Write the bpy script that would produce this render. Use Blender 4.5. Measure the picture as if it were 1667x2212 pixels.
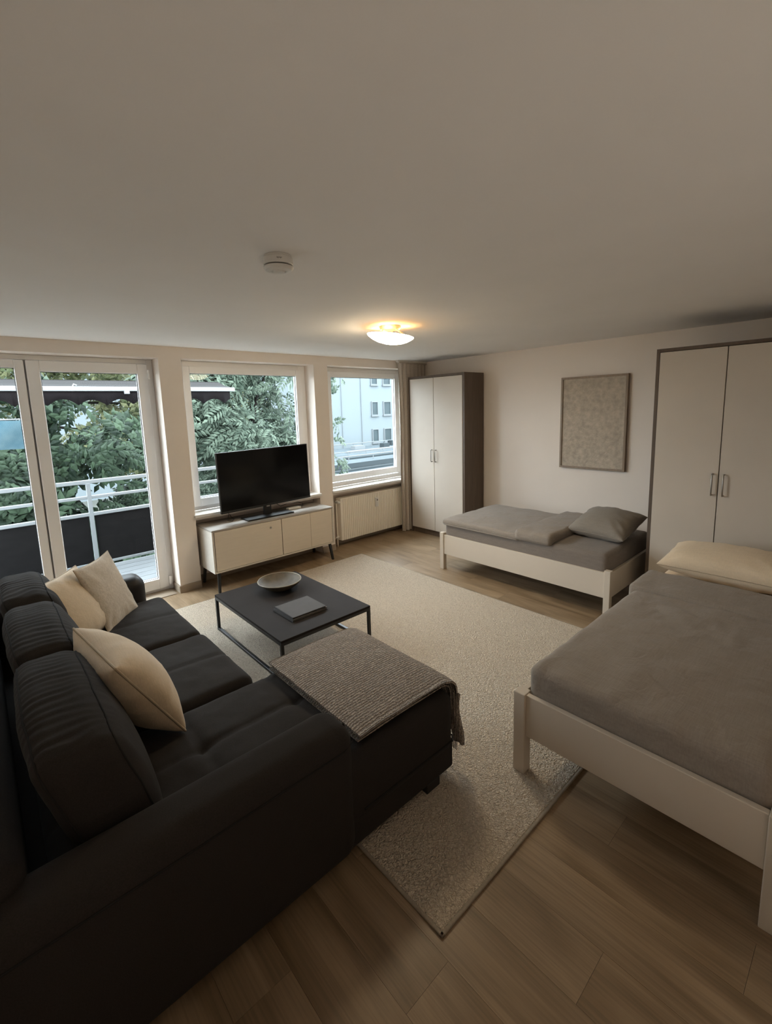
import bpy, math, random
import numpy as np
from mathutils import Vector, Matrix, noise as mnoise

for o in list(bpy.data.objects):
    bpy.data.objects.remove(o)
S = bpy.context.scene
COL = S.collection
random.seed(7)
RNG = np.random.default_rng(7)

# ------------------------------------------------------------------ camera
F, PX, PY, IW, IH = 985.6, 825.5, 1027.3, 1667.0, 2212.0
YAW, PITCH, ROLL = [math.radians(a) for a in (41.76, 8.41, -1.78)]
fw = Vector((math.sin(YAW) * math.cos(PITCH), math.cos(YAW) * math.cos(PITCH), -math.sin(PITCH)))
ri = Vector((math.cos(YAW), -math.sin(YAW), 0))
up = ri.cross(fw)
r2 = ri * math.cos(ROLL) + up * math.sin(ROLL)
u2 = -ri * math.sin(ROLL) + up * math.cos(ROLL)
cd = bpy.data.cameras.new('camera')
cam = bpy.data.objects.new('camera', cd)
COL.objects.link(cam)
m = Matrix((r2, u2, -fw)).transposed().to_4x4()
m.translation = (0, 0, 1.8)
cam.matrix_world = m
cd.sensor_fit = 'HORIZONTAL'
cd.sensor_width = 36
cd.lens = F / IW * 36
cd.shift_x = (IW / 2 - PX) / IW
cd.shift_y = (PY - IH / 2) / IW
cd.clip_start = 0.02
cd.clip_end = 500
S.camera = cam

# ------------------------------------------------------------------ sky, exposure
SKY_STRENGTH = 11.8
world = bpy.data.worlds.new('sky')
S.world = world
world.use_nodes = True
bg = world.node_tree.nodes['Background']
bg.inputs[0].default_value = (0.82, 0.91, 1.0, 1)
bg.inputs[1].default_value = SKY_STRENGTH
vs = S.view_settings
vs.view_transform = 'Standard'
vs.look = 'None'
vs.exposure = 0.72
vs.gamma = 1.0
vs.use_curve_mapping = False
S.cycles.max_bounces = 10
S.cycles.diffuse_bounces = 6
S.cycles.transparent_max_bounces = 16


def portal(x0, x1, z0, z1, y):
    l = bpy.data.lights.new('window_portal', 'AREA')
    l.shape = 'RECTANGLE'
    l.size, l.size_y = x1 - x0, z1 - z0
    l.cycles.is_portal = True
    o = bpy.data.objects.new('window_portal', l)
    COL.objects.link(o)
    o.location = ((x0 + x1) / 2, y, (z0 + z1) / 2)
    o.rotation_euler = (math.radians(-90), 0, 0)      # faces -y, into the room


portal(-0.5, 1.35, 0.05, 2.3, 4.96)
portal(1.65, 3.1, 0.85, 2.3, 4.96)
portal(3.4, 4.8, 0.85, 2.3, 4.96)


# ------------------------------------------------------------------ materials
def lin(r, g, b):
    f = lambda c: (c / 255 / 12.92) if c / 255 <= 0.04045 else ((c / 255 + 0.055) / 1.055) ** 2.4
    return (f(r), f(g), f(b))


def mat(name, col, rough=0.6, var=0.0, vscale=3.0, bump=0.0, bscale=60.0, stretch=(1, 1, 1), bdist=0.004,
        metal=0.0, spec=0.5, col2=None, sheen=0.0, detail=4.0, bump2=None, emit=None, estr=0.0):
    mt = bpy.data.materials.new(name)
    mt.use_nodes = True
    nt = mt.node_tree
    b = nt.nodes['Principled BSDF']
    b.inputs['Base Color'].default_value = (*col, 1)
    b.inputs['Roughness'].default_value = rough
    b.inputs['Metallic'].default_value = metal
    b.inputs['Specular IOR Level'].default_value = spec
    if sheen:
        b.inputs['Sheen Weight'].default_value = sheen
        b.inputs['Sheen Roughness'].default_value = 0.5
    if emit:
        b.inputs['Emission Color'].default_value = (*emit, 1)
        b.inputs['Emission Strength'].default_value = estr
    tc = nt.nodes.new('ShaderNodeTexCoord')

    def noi(scale, st, det):
        mp = nt.nodes.new('ShaderNodeMapping')
        mp.inputs['Scale'].default_value = st
        nt.links.new(tc.outputs['Object'], mp.inputs[0])
        n = nt.nodes.new('ShaderNodeTexNoise')
        n.inputs['Scale'].default_value = scale
        n.inputs['Detail'].default_value = det
        nt.links.new(mp.outputs[0], n.inputs['Vector'])
        return n
    if var or col2:
        n = noi(vscale, stretch, detail)
        mr = nt.nodes.new('ShaderNodeMapRange')
        mr.inputs['From Min'].default_value = 0.3
        mr.inputs['From Max'].default_value = 0.7
        nt.links.new(n.outputs['Fac'], mr.inputs['Value'])
        mx = nt.nodes.new('ShaderNodeMix')
        mx.data_type = 'RGBA'
        c2 = col2 if col2 else tuple(c * (1 - var) for c in col)
        mx.inputs[6].default_value = (*col, 1)
        mx.inputs[7].default_value = (*c2, 1)
        nt.links.new(mr.outputs[0], mx.inputs[0])
        nt.links.new(mx.outputs[2], b.inputs['Base Color'])
    last = None
    for (st, sc, dist) in ([(bump, bscale, bdist)] if bump else []) + (bump2 or []):
        n = noi(sc, stretch if last is None else (1, 1, 1), 3.0)
        bp = nt.nodes.new('ShaderNodeBump')
        bp.inputs['Strength'].default_value = st
        bp.inputs['Distance'].default_value = dist
        nt.links.new(n.outputs['Fac'], bp.inputs['Height'])
        if last is not None:
            nt.links.new(last.outputs[0], bp.inputs['Normal'])
        nt.links.new(bp.outputs[0], b.inputs['Normal'])
        last = bp
    return mt


def linen(name, col, var=0.18, wr=0.25, sheen=0.15):
    """woven cloth: two crossed thread noises for colour, soft creases in the bump"""
    mt = mat(name, col, 0.9, spec=0.15, sheen=sheen)
    nt = mt.node_tree
    b = nt.nodes['Principled BSDF']
    tc = nt.nodes.new('ShaderNodeTexCoord')
    outs = []
    for st in ((220, 14, 60), (14, 220, 60)):
        mp = nt.nodes.new('ShaderNodeMapping')
        mp.inputs['Scale'].default_value = st
        nt.links.new(tc.outputs['Object'], mp.inputs[0])
        n = nt.nodes.new('ShaderNodeTexNoise')
        n.inputs['Scale'].default_value = 1.0
        n.inputs['Detail'].default_value = 3
        nt.links.new(mp.outputs[0], n.inputs['Vector'])
        outs.append(n)
    ad = nt.nodes.new('ShaderNodeMath')
    ad.operation = 'ADD'
    nt.links.new(outs[0].outputs['Fac'], ad.inputs[0])
    nt.links.new(outs[1].outputs['Fac'], ad.inputs[1])
    mr = nt.nodes.new('ShaderNodeMapRange')
    mr.inputs['From Min'].default_value = 0.7
    mr.inputs['From Max'].default_value = 1.3
    nt.links.new(ad.outputs[0], mr.inputs['Value'])
    mx = nt.nodes.new('ShaderNodeMix')
    mx.data_type = 'RGBA'
    mx.inputs[6].default_value = (*[c * (1 - var) for c in col], 1)
    mx.inputs[7].default_value = (*[min(1, c * (1 + var)) for c in col], 1)
    nt.links.new(mr.outputs[0], mx.inputs[0])
    nt.links.new(mx.outputs[2], b.inputs['Base Color'])
    b1 = nt.nodes.new('ShaderNodeBump')
    b1.inputs['Strength'].default_value = 0.25
    b1.inputs['Distance'].default_value = 0.002
    nt.links.new(ad.outputs[0], b1.inputs['Height'])
    n2 = nt.nodes.new('ShaderNodeTexNoise')
    n2.inputs['Scale'].default_value = 9
    n2.inputs['Detail'].default_value = 5
    n2.inputs['Distortion'].default_value = 1.2
    nt.links.new(tc.outputs['Object'], n2.inputs['Vector'])
    b2 = nt.nodes.new('ShaderNodeBump')
    b2.inputs['Strength'].default_value = wr
    b2.inputs['Distance'].default_value = 0.02
    nt.links.new(n2.outputs['Fac'], b2.inputs['Height'])
    nt.links.new(b1.outputs[0], b2.inputs['Normal'])
    nt.links.new(b2.outputs[0], b.inputs['Normal'])
    return mt


M = {}
M['wall'] = mat('wall_paint', (0.78, 0.70, 0.625), 0.75, var=0.03, vscale=2, bump=0.08, bscale=180, bdist=0.002)
M['ceiling'] = mat('ceiling_paint', (0.87, 0.85, 0.825), 0.85, var=0.04, vscale=1.5, bump=0.10, bscale=120, bdist=0.002)
M['pvc'] = mat('white_pvc', (0.84, 0.83, 0.82), 0.35)
M['gasket'] = mat('black_gasket', (0.03, 0.03, 0.03), 0.6)
M['sill'] = mat('sill_stone', (0.74, 0.72, 0.69), 0.4, var=0.05, vscale=12)
M['base'] = mat('baseboard_wood', (0.36, 0.29, 0.22), 0.5, var=0.15, vscale=6, stretch=(1, 8, 8))
M['wdark'] = mat('dark_walnut', (0.115, 0.080, 0.056), 0.5, var=0.25, vscale=5, stretch=(8, 8, 0.8), bump=0.05, bscale=30)
M['wdoor'] = mat('greige_laminate', (0.56, 0.50, 0.43), 0.5, var=0.04, vscale=4, bump=0.03, bscale=120)
M['metal'] = mat('brushed_metal', (0.34, 0.32, 0.295), 0.35, metal=0.9)
M['bedpaint'] = mat('greige_lacquer', (0.60, 0.525, 0.435), 0.45, var=0.04, vscale=3, bump=0.03, bscale=90)
M['sofa'] = mat('charcoal_fabric', (0.036, 0.031, 0.028), 0.9, var=0.25, vscale=300, bump=0.25, bscale=700, bdist=0.001,
                spec=0.08, sheen=0.02, bump2=[(0.25, 11, 0.012)])
M['seam'] = mat('charcoal_stitching', (0.024, 0.022, 0.021), 0.9, spec=0.1)
M['leather'] = mat('black_leather', (0.018, 0.015, 0.014), 0.5, spec=0.3, bump=0.15, bscale=160, bdist=0.002)
M['beige'] = linen('beige_velvet', (0.60, 0.475, 0.33), 0.06, 0.15, 0.3)
M['ecru'] = linen('ecru_linen', (0.50, 0.43, 0.345), 0.14, 0.25)
M['cream'] = linen('cream_cotton', (0.70, 0.575, 0.42), 0.05, 0.2)
M['piping'] = mat('pillow_piping', (0.42, 0.33, 0.225), 0.8)
M['grey'] = linen('grey_linen', (0.265, 0.225, 0.190), 0.10, 0.40)
M['sheet'] = linen('grey_sheet', (0.195, 0.165, 0.142), 0.08, 0.2)
M['greypillow'] = linen('grey_pillow_cotton', (0.235, 0.205, 0.172), 0.07, 0.2)
M['black'] = mat('black_metal', (0.012, 0.012, 0.012), 0.4)
M['tabletop'] = mat('table_top_dark', (0.030, 0.0245, 0.022), 0.7, spec=0.08, var=0.2, vscale=5, bump=0.04, bscale=90)
M['cover'] = mat('book_cover_grey', (0.085, 0.079, 0.077), 0.75, spec=0.15, var=0.08, vscale=20)
M['paper'] = mat('book_pages', (0.25, 0.22, 0.18), 0.8, var=0.2, vscale=160, stretch=(0.1, 0.1, 6))
M['bowl'] = mat('stoneware_bowl', (0.125, 0.098, 0.064), 0.6, var=0.5, vscale=18, bump=0.2, bscale=40)
M['bowlrim'] = mat('stoneware_rim', (0.26, 0.215, 0.15), 0.5, var=0.2, vscale=30)
M['screen'] = mat('tv_screen', (0.002, 0.002, 0.0025), 0.12, spec=0.35)
M['tvplastic'] = mat('tv_plastic', (0.008, 0.008, 0.008), 0.35)
M['cabfront'] = mat('cabinet_front', (0.62, 0.545, 0.45), 0.5, var=0.05, vscale=8, stretch=(0.6, 1, 8))
M['cabbody'] = mat('cabinet_body', (0.60, 0.55, 0.48), 0.5, var=0.10, vscale=6, stretch=(1, 9, 9))
M['cabtop'] = mat('cabinet_top_wood', (0.36, 0.325, 0.285), 0.55, var=0.15, vscale=6, stretch=(1, 9, 9))
M['rad'] = mat('radiator_enamel', (0.86, 0.79, 0.69), 0.4)
M['plastic'] = mat('white_plastic', (0.72, 0.70, 0.66), 0.45)
M['greyplastic'] = mat('grey_plastic', (0.16, 0.15, 0.14), 0.5)
M['brass'] = mat('lamp_brass', (0.68, 0.60, 0.46), 0.45)
M['shade'] = mat('lit_opal_glass', (0.8, 0.75, 0.65), 0.3, emit=(1.0, 0.82, 0.56), estr=36.0)
M['frame'] = mat('oak_frame', (0.27, 0.195, 0.13), 0.5, var=0.25, vscale=5, stretch=(9, 9, 1))
M['rug'] = mat('rug_base', (0.50, 0.44, 0.36), 0.95)
M['rugedge'] = mat('rug_binding', (0.34, 0.29, 0.23), 0.9, var=0.2, vscale=90)
M['curtain'] = linen('curtain_cloth', (0.50, 0.44, 0.38), 0.08, 0.15)
M['railwhite'] = mat('railing_white', (0.17, 0.18, 0.185), 0.5)
M['railpanel'] = mat('railing_panel_dark', (0.007, 0.0062, 0.0062), 0.7, spec=0.1, var=0.35, vscale=5, stretch=(1, 1, 3))
M['deck'] = mat('deck_board', (0.14, 0.148, 0.152), 0.7, spec=0.2, var=0.25, vscale=6, stretch=(1, 12, 12))
M['concrete'] = mat('concrete', (0.20, 0.20, 0.20), 0.85, var=0.15, vscale=4)
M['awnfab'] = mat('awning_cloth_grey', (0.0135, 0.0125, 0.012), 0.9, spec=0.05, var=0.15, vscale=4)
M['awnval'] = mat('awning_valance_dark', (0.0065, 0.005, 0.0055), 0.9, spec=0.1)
M['bluesheet'] = mat('blue_sheet', (0.036, 0.075, 0.095), 0.8, spec=0.1, col2=(0.07, 0.11, 0.125), vscale=7)
M['bldg'] = mat('pale_render', (0.084, 0.097, 0.102), 0.9, spec=0.1, var=0.04, vscale=0.15)
M['bldgtrim'] = mat('facade_trim', (0.085, 0.092, 0.095), 0.8, spec=0.1)
M['bldgglass'] = mat('far_window_glass', (0.022, 0.032, 0.035), 0.6, spec=0.15, var=0.3, vscale=0.8)
M['roofgrey'] = mat('low_roof_grey', (0.045, 0.055, 0.060), 0.9, spec=0.1, var=0.25, vscale=0.6)
M['roofdark'] = mat('low_roof_edge', (0.020, 0.025, 0.027), 0.8, spec=0.1)
M['ground'] = mat('ground_soil', (0.03, 0.032, 0.024), 0.95, var=0.4, vscale=0.5)
M['bark'] = mat('tree_bark', (0.008, 0.007, 0.0055), 0.9, spec=0.1, var=0.4, vscale=20, bump=0.4, bscale=30)


def leaf_mat(name, c1, c2, trans=0.25):
    mt = bpy.data.materials.new(name)
    mt.use_nodes = True
    nt = mt.node_tree
    b = nt.nodes['Principled BSDF']
    b.inputs['Roughness'].default_value = 0.6
    b.inputs['Specular IOR Level'].default_value = 0.12
    g = nt.nodes.new('ShaderNodeNewGeometry')
    oi = nt.nodes.new('ShaderNodeObjectInfo')
    ad = nt.nodes.new('ShaderNodeMath')
    ad.operation = 'ADD'
    nt.links.new(g.outputs['Random Per Island'], ad.inputs[0])
    nt.links.new(oi.outputs['Random'], ad.inputs[1])
    fr = nt.nodes.new('ShaderNodeMath')
    fr.operation = 'FRACT'
    nt.links.new(ad.outputs[0], fr.inputs[0])
    mx = nt.nodes.new('ShaderNodeMix')
    mx.data_type = 'RGBA'
    mx.inputs[6].default_value = (*c1, 1)
    mx.inputs[7].default_value = (*c2, 1)
    nt.links.new(fr.outputs[0], mx.inputs[0])
    nt.links.new(mx.outputs[2], b.inputs['Base Color'])
    tr = nt.nodes.new('ShaderNodeBsdfTranslucent')
    nt.links.new(mx.outputs[2], tr.inputs['Color'])
    ms = nt.nodes.new('ShaderNodeMixShader')
    ms.inputs[0].default_value = trans
    nt.links.new(b.outputs[0], ms.inputs[1])
    nt.links.new(tr.outputs[0], ms.inputs[2])
    nt.links.new(ms.outputs[0], nt.nodes['Material Output'].inputs[0])
    return mt


M['leaf'] = leaf_mat('leaf_green', (0.0028, 0.0075, 0.0038), (0.028, 0.045, 0.025))
M['leaf2'] = leaf_mat('leaf_grey_green', (0.011, 0.019, 0.012), (0.066, 0.085, 0.062))
M['leaf3'] = leaf_mat('leaf_yellow_green', (0.022, 0.030, 0.011), (0.085, 0.088, 0.043))


def glass_mat():
    mt = bpy.data.materials.new('window_glass')
    mt.use_nodes = True
    nt = mt.node_tree
    nt.nodes.remove(nt.nodes['Principled BSDF'])
    t = nt.nodes.new('ShaderNodeBsdfTransparent')
    t.inputs[0].default_value = (0.97, 0.99, 0.985, 1)
    g = nt.nodes.new('ShaderNodeBsdfGlossy')
    g.inputs['Roughness'].default_value = 0.02
    ms = nt.nodes.new('ShaderNodeMixShader')
    ms.inputs[0].default_value = 0.005
    nt.links.new(t.outputs[0], ms.inputs[1])
    nt.links.new(g.outputs[0], ms.inputs[2])
    nt.links.new(ms.outputs[0], nt.nodes['Material Output'].inputs[0])
    return mt


M['glass'] = glass_mat()


def floor_mat():
    mt = mat('oak_plank', (0.2, 0.13, 0.08), 0.40, spec=0.5)
    nt = mt.node_tree
    b = nt.nodes['Principled BSDF']
    tc = nt.nodes.new('ShaderNodeTexCoord')
    oi = nt.nodes.new('ShaderNodeObjectInfo')
    sc = nt.nodes.new('ShaderNodeVectorMath')
    sc.operation = 'SCALE'
    sc.inputs[0].default_value = (37, 61, 13)
    nt.links.new(oi.outputs['Random'], sc.inputs['Scale'])
    ad = nt.nodes.new('ShaderNodeVectorMath')
    nt.links.new(tc.outputs['Object'], ad.inputs[0])
    nt.links.new(sc.outputs[0], ad.inputs[1])

    def n(st, det, dist):
        mp = nt.nodes.new('ShaderNodeMapping')
        mp.inputs['Scale'].default_value = st
        nt.links.new(ad.outputs[0], mp.inputs[0])
        x = nt.nodes.new('ShaderNodeTexNoise')
        x.inputs['Scale'].default_value = 1
        x.inputs['Detail'].default_value = det
        x.inputs['Distortion'].default_value = dist
        nt.links.new(mp.outputs[0], x.inputs['Vector'])
        return x
    a = n((5, 0.9, 1), 5, 1.4)
    c = n((120, 3.0, 1), 3, 0.2)
    ramp = nt.nodes.new('ShaderNodeValToRGB')
    ramp.color_ramp.elements[0].position = 0.28
    ramp.color_ramp.elements[0].color = (0.185, 0.122, 0.066, 1)
    ramp.color_ramp.elements[1].position = 0.72
    ramp.color_ramp.elements[1].color = (0.375, 0.268, 0.168, 1)
    nt.links.new(a.outputs['Fac'], ramp.inputs[0])
    mx = nt.nodes.new('ShaderNodeMix')
    mx.data_type = 'RGBA'
    mx.blend_type = 'MULTIPLY'
    mx.inputs[0].default_value = 0.35
    nt.links.new(ramp.outputs[0], mx.inputs[6])
    r2_ = nt.nodes.new('ShaderNodeMapRange')
    r2_.inputs['From Min'].default_value = 0.35
    r2_.inputs['From Max'].default_value = 0.6
    r2_.inputs['To Min'].default_value = 0.45
    nt.links.new(c.outputs['Fac'], r2_.inputs['Value'])
    nt.links.new(r2_.outputs[0], mx.inputs[7])
    hv = nt.nodes.new('ShaderNodeHueSaturation')
    mrv = nt.nodes.new('ShaderNodeMapRange')
    mrv.inputs['To Min'].default_value = 0.94
    mrv.inputs['To Max'].default_value = 1.06
    nt.links.new(oi.outputs['Random'], mrv.inputs['Value'])
    nt.links.new(mrv.outputs[0], hv.inputs['Value'])
    nt.links.new(mx.outputs[2], hv.inputs['Color'])
    nt.links.new(hv.outputs[0], b.inputs['Base Color'])
    bp = nt.nodes.new('ShaderNodeBump')
    bp.inputs['Strength'].default_value = 0.12
    bp.inputs['Distance'].default_value = 0.001
    nt.links.new(c.outputs['Fac'], bp.inputs['Height'])
    nt.links.new(bp.outputs[0], b.inputs['Normal'])
    return mt


M['plank'] = floor_mat()


def rug_mat():
    mt = M['rug']
    nt = mt.node_tree
    b = nt.nodes['Principled BSDF']
    b.inputs['Specular IOR Level'].default_value = 0.1
    tc = nt.nodes.new('ShaderNodeTexCoord')
    n0 = nt.nodes.new('ShaderNodeTexNoise')
    n0.inputs['Scale'].default_value = 60
    nt.links.new(tc.outputs['Object'], n0.inputs['Vector'])
    mxv = nt.nodes.new('ShaderNodeMix')
    mxv.data_type = 'VECTOR'
    mxv.inputs[0].default_value = 0.03
    nt.links.new(tc.outputs['Object'], mxv.inputs[4])
    nt.links.new(n0.outputs['Color'], mxv.inputs[5])
    v = nt.nodes.new('ShaderNodeTexVoronoi')
    v.inputs['Scale'].default_value = 115
    nt.links.new(mxv.outputs[1], v.inputs['Vector'])
    mr = nt.nodes.new('ShaderNodeMapRange')
    mr.inputs['From Min'].default_value = 0.15
    mr.inputs['From Max'].default_value = 0.75
    nt.links.new(v.outputs['Distance'], mr.inputs['Value'])
    mx = nt.nodes.new('ShaderNodeMix')
    mx.data_type = 'RGBA'
    mx.inputs[6].default_value = (0.78, 0.675, 0.55, 1)
    mx.inputs[7].default_value = (0.56, 0.465, 0.365, 1)
    nt.links.new(mr.outputs[0], mx.inputs[0])
    nt.links.new(mx.outputs[2], b.inputs['Base Color'])
    inv = nt.nodes.new('ShaderNodeMath')
    inv.operation = 'SUBTRACT'
    inv.inputs[0].default_value = 1
    nt.links.new(v.outputs['Distance'], inv.inputs[1])
    bp = nt.nodes.new('ShaderNodeBump')
    bp.inputs['Strength'].default_value = 1.0
    bp.inputs['Distance'].default_value = 0.012
    nt.links.new(inv.outputs[0], bp.inputs['Height'])
    nt.links.new(bp.outputs[0], b.inputs['Normal'])


rug_mat()


def wave_mat(name, c1, c2, scale, axis='X', strength=0.8, dist=0.004, distort=3.0):
    mt = mat(name, c1, 0.9, spec=0.15, sheen=0.2)
    nt = mt.node_tree
    b = nt.nodes['Principled BSDF']
    tc = nt.nodes.new('ShaderNodeTexCoord')
    w = nt.nodes.new('ShaderNodeTexWave')
    w.bands_direction = axis
    w.inputs['Scale'].default_value = scale
    w.inputs['Distortion'].default_value = distort
    w.inputs['Detail'].default_value = 3
    w.inputs['Detail Scale'].default_value = 5
    nt.links.new(tc.outputs['Object'], w.inputs['Vector'])
    mx = nt.nodes.new('ShaderNodeMix')
    mx.data_type = 'RGBA'
    mx.inputs[6].default_value = (*c2, 1)
    mx.inputs[7].default_value = (*c1, 1)
    nt.links.new(w.outputs['Fac'], mx.inputs[0])
    nt.links.new(mx.outputs[2], b.inputs['Base Color'])
    bp = nt.nodes.new('ShaderNodeBump')
    bp.inputs['Strength'].default_value = strength
    bp.inputs['Distance'].default_value = dist
    nt.links.new(w.outputs['Fac'], bp.inputs['Height'])
    nt.links.new(bp.outputs[0], b.inputs['Normal'])
    return mt


M['throw'] = wave_mat('knitted_throw', (0.44, 0.365, 0.30), (0.21, 0.17, 0.138), 21, 'Y', strength=1.0, dist=.008, distort=5.0)


def canvas_mat():
    mt = mat('textured_canvas', (0.52, 0.44, 0.35), 0.9, col2=(0.37, 0.315, 0.25), vscale=24, detail=10, bump=1.0, bscale=16, bdist=0.015,
             bump2=[(0.8, 60, 0.006)])
    return mt


M['canvas'] = canvas_mat()


# ------------------------------------------------------------------ mesh helpers
class MB:
    """collects vertices and faces of one mesh, in world metres"""

    def __init__(self):
        self.v, self.f = [], []

    def add(self, v, f):
        n = len(self.v)
        self.v += [tuple(p) for p in v]
        self.f += [tuple(i + n for i in q) for q in f]
        return self

    def box(self, x0, x1, y0, y1, z0, z1, mtx=None):
        v = [(x, y, z) for z in (z0, z1) for y in (y0, y1) for x in (x0, x1)]
        if mtx is not None:
            v = [tuple(mtx @ Vector(p)) for p in v]
        return self.add(v, [(0, 2, 3, 1), (4, 5, 7, 6), (0, 1, 5, 4), (2, 6, 7, 3), (0, 4, 6, 2), (1, 3, 7, 5)])

    def rbox(self, x0, x1, y0, y1, z0, z1, r=0.005, n=(1, 1, 1), seg=2, disp=None, mtx=None):
        v, f = rbox_data((x0, x1), (y0, y1), (z0, z1), r, n, seg)
        if disp is not None:
            v = disp(v)
        if mtx is not None:
            v = [tuple(mtx @ Vector(p)) for p in v]
        return self.add(v, f)

    def tube(self, pts, r, sides=8, closed=False, caps=True):
        pts = [Vector(p) for p in pts]
        n = len(pts)
        rr = r if isinstance(r, (list, tuple)) else [r] * n
        v, f = [], []
        prev = None
        for i, p in enumerate(pts):
            a = pts[i - 1] if (i > 0 or closed) else p
            b = pts[(i + 1) % n] if (i < n - 1 or closed) else p
            t = (b - a)
            t = t.normalized() if t.length > 1e-9 else Vector((0, 0, 1))
            if prev is None:
                u = t.orthogonal().normalized()
            else:
                u = prev - t * prev.dot(t)
                u = u.normalized() if u.length > 1e-6 else t.orthogonal().normalized()
            prev = u
            w = t.cross(u)
            for k in range(sides):
                an = 2 * math.pi * k / sides
                v.append(tuple(p + (u * math.cos(an) + w * math.sin(an)) * rr[i]))
        m_ = n if closed else n - 1
        for i in range(m_):
            j = (i + 1) % n
            for k in range(sides):
                l = (k + 1) % sides
                f.append((i * sides + k, i * sides + l, j * sides + l, j * sides + k))
        if caps and not closed:
            f.append(tuple(range(sides - 1, -1, -1)))
            f.append(tuple((n - 1) * sides + k for k in range(sides)))
        return self.add(v, f)

    def lathe(self, prof, n=40, mtx=None):
        """prof: list of (radius, z); closed ends where the radius is zero"""
        v, f, rings = [], [], []
        for (r, z) in prof:
            if r < 1e-6:
                rings.append([len(v)])
                v.append((0, 0, z))
            else:
                rings.append(list(range(len(v), len(v) + n)))
                v += [(r * math.cos(2 * math.pi * k / n), r * math.sin(2 * math.pi * k / n), z) for k in range(n)]
        for a, b in zip(rings, rings[1:]):
            for k in range(n):
                l = (k + 1) % n
                if len(a) == 1 and len(b) > 1:
                    f.append((a[0], b[k], b[l]))
                elif len(b) == 1 and len(a) > 1:
                    f.append((a[k], b[0], a[l]))
                elif len(a) > 1:
                    f.append((a[k], b[k], b[l], a[l]))
        if mtx is not None:
            v = [tuple(mtx @ Vector(p)) for p in v]
        return self.add(v, f)

    def mesh(self, name, smooth=False):
        me = bpy.data.meshes.new(name)
        me.from_pydata(self.v, [], self.f)
        me.validate()
        me.update()
        if smooth:
            me.polygons.foreach_set('use_smooth', [True] * len(me.polygons))
        return me


def rbox_data(X, Y, Z, r, n, seg):
    """rounded box as numpy-friendly vertex list and faces; n = interior cells along each axis"""
    axs = []
    for (lo, hi), k in zip((X, Y, Z), n):
        rr = min(r, (hi - lo) / 2 - 1e-5)
        a = [lo + rr * (1 - math.cos(math.pi / 2 * i / seg)) if False else lo + rr * i / seg for i in range(seg)]
        mid = list(np.linspace(lo + rr, hi - rr, k + 1))
        b = [hi - rr * i / seg for i in range(seg - 1, -1, -1)]
        axs.append(np.array(a + mid + b))
    idx, v, f = {}, [], []
    lo = np.array([X[0], Y[0], Z[0]])
    hi = np.array([X[1], Y[1], Z[1]])
    rad = np.minimum(r, (hi - lo) / 2 - 1e-5)

    def vid(i, j, k):
        key = (i, j, k)
        if key not in idx:
            p = np.array([axs[0][i], axs[1][j], axs[2][k]])
            q = np.clip(p, lo + rad, hi - rad)
            d = p - q
            dn = d / rad
            L = np.linalg.norm(dn)
            if L > 1e-9:
                p = q + dn / L * rad
            idx[key] = len(v)
            v.append(p)
        return idx[key]
    nx, ny, nz = [len(a) - 1 for a in axs]
    for i in range(nx):
        for j in range(ny):
            f.append((vid(i, j, 0), vid(i, j + 1, 0), vid(i + 1, j + 1, 0), vid(i + 1, j, 0)))
            f.append((vid(i, j, nz), vid(i + 1, j, nz), vid(i + 1, j + 1, nz), vid(i, j + 1, nz)))
    for i in range(nx):
        for k in range(nz):
            f.append((vid(i, 0, k), vid(i + 1, 0, k), vid(i + 1, 0, k + 1), vid(i, 0, k + 1)))
            f.append((vid(i, ny, k), vid(i, ny, k + 1), vid(i + 1, ny, k + 1), vid(i + 1, ny, k)))
    for j in range(ny):
        for k in range(nz):
            f.append((vid(0, j, k), vid(0, j, k + 1), vid(0, j + 1, k + 1), vid(0, j + 1, k)))
            f.append((vid(nx, j, k), vid(nx, j + 1, k), vid(nx, j + 1, k + 1), vid(nx, j, k + 1)))
    return np.array(v), f


def wloc(o):
    p = Vector((0, 0, 0))
    while o is not None:
        p = p + o.location
        o = o.parent
    return p


def tag(o, label=None, cat=None, group=None, kind=None):
    if label:
        o['label'] = label
    if cat:
        o['category'] = cat
    if group:
        o['group'] = group
    if kind:
        o['kind'] = kind
    return o


def thing(name, loc, label=None, cat=None, group=None, kind=None):
    o = bpy.data.objects.new(name, None)
    o.empty_display_size = 0.1
    COL.objects.link(o)
    o.location = loc
    return tag(o, label, cat, group, kind)


def obj(name, mb, mt, parent=None, smooth=False):
    """one mesh object; geometry given in world metres, stored relative to its thing's base"""
    me = mb.mesh(name, smooth)
    me.materials.append(M[mt] if isinstance(mt, str) else mt)
    o = bpy.data.objects.new(name, me)
    COL.objects.link(o)
    if parent is not None:
        o.parent = parent
        L = wloc(parent)
        me.transform(Matrix.Translation(-L))
    else:
        co = np.array([p[:] for p in (v.co for v in me.vertices)])
        c = (co.min(0) + co.max(0)) / 2
        L = Vector((c[0], c[1], co[:, 2].min()))
        me.transform(Matrix.Translation(-L))
        o.location = L
    return o


def struct(name, mb, mt, parent=None, smooth=False):
    o = obj(name, mb, mt, parent, smooth)
    if parent is None:
        o['kind'] = 'structure'
    return o


def B(*a, r=0.0, n=(1, 1, 1), seg=2, **k):
    b = MB()
    return b.rbox(*a, r=r, n=n, seg=seg, **k) if r else b.box(*a)


def fnoise(p, s, seed=0.0):
    return mnoise.noise(Vector((p[0] * s + seed, p[1] * s + seed * 1.7, p[2] * s - seed)))


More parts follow.
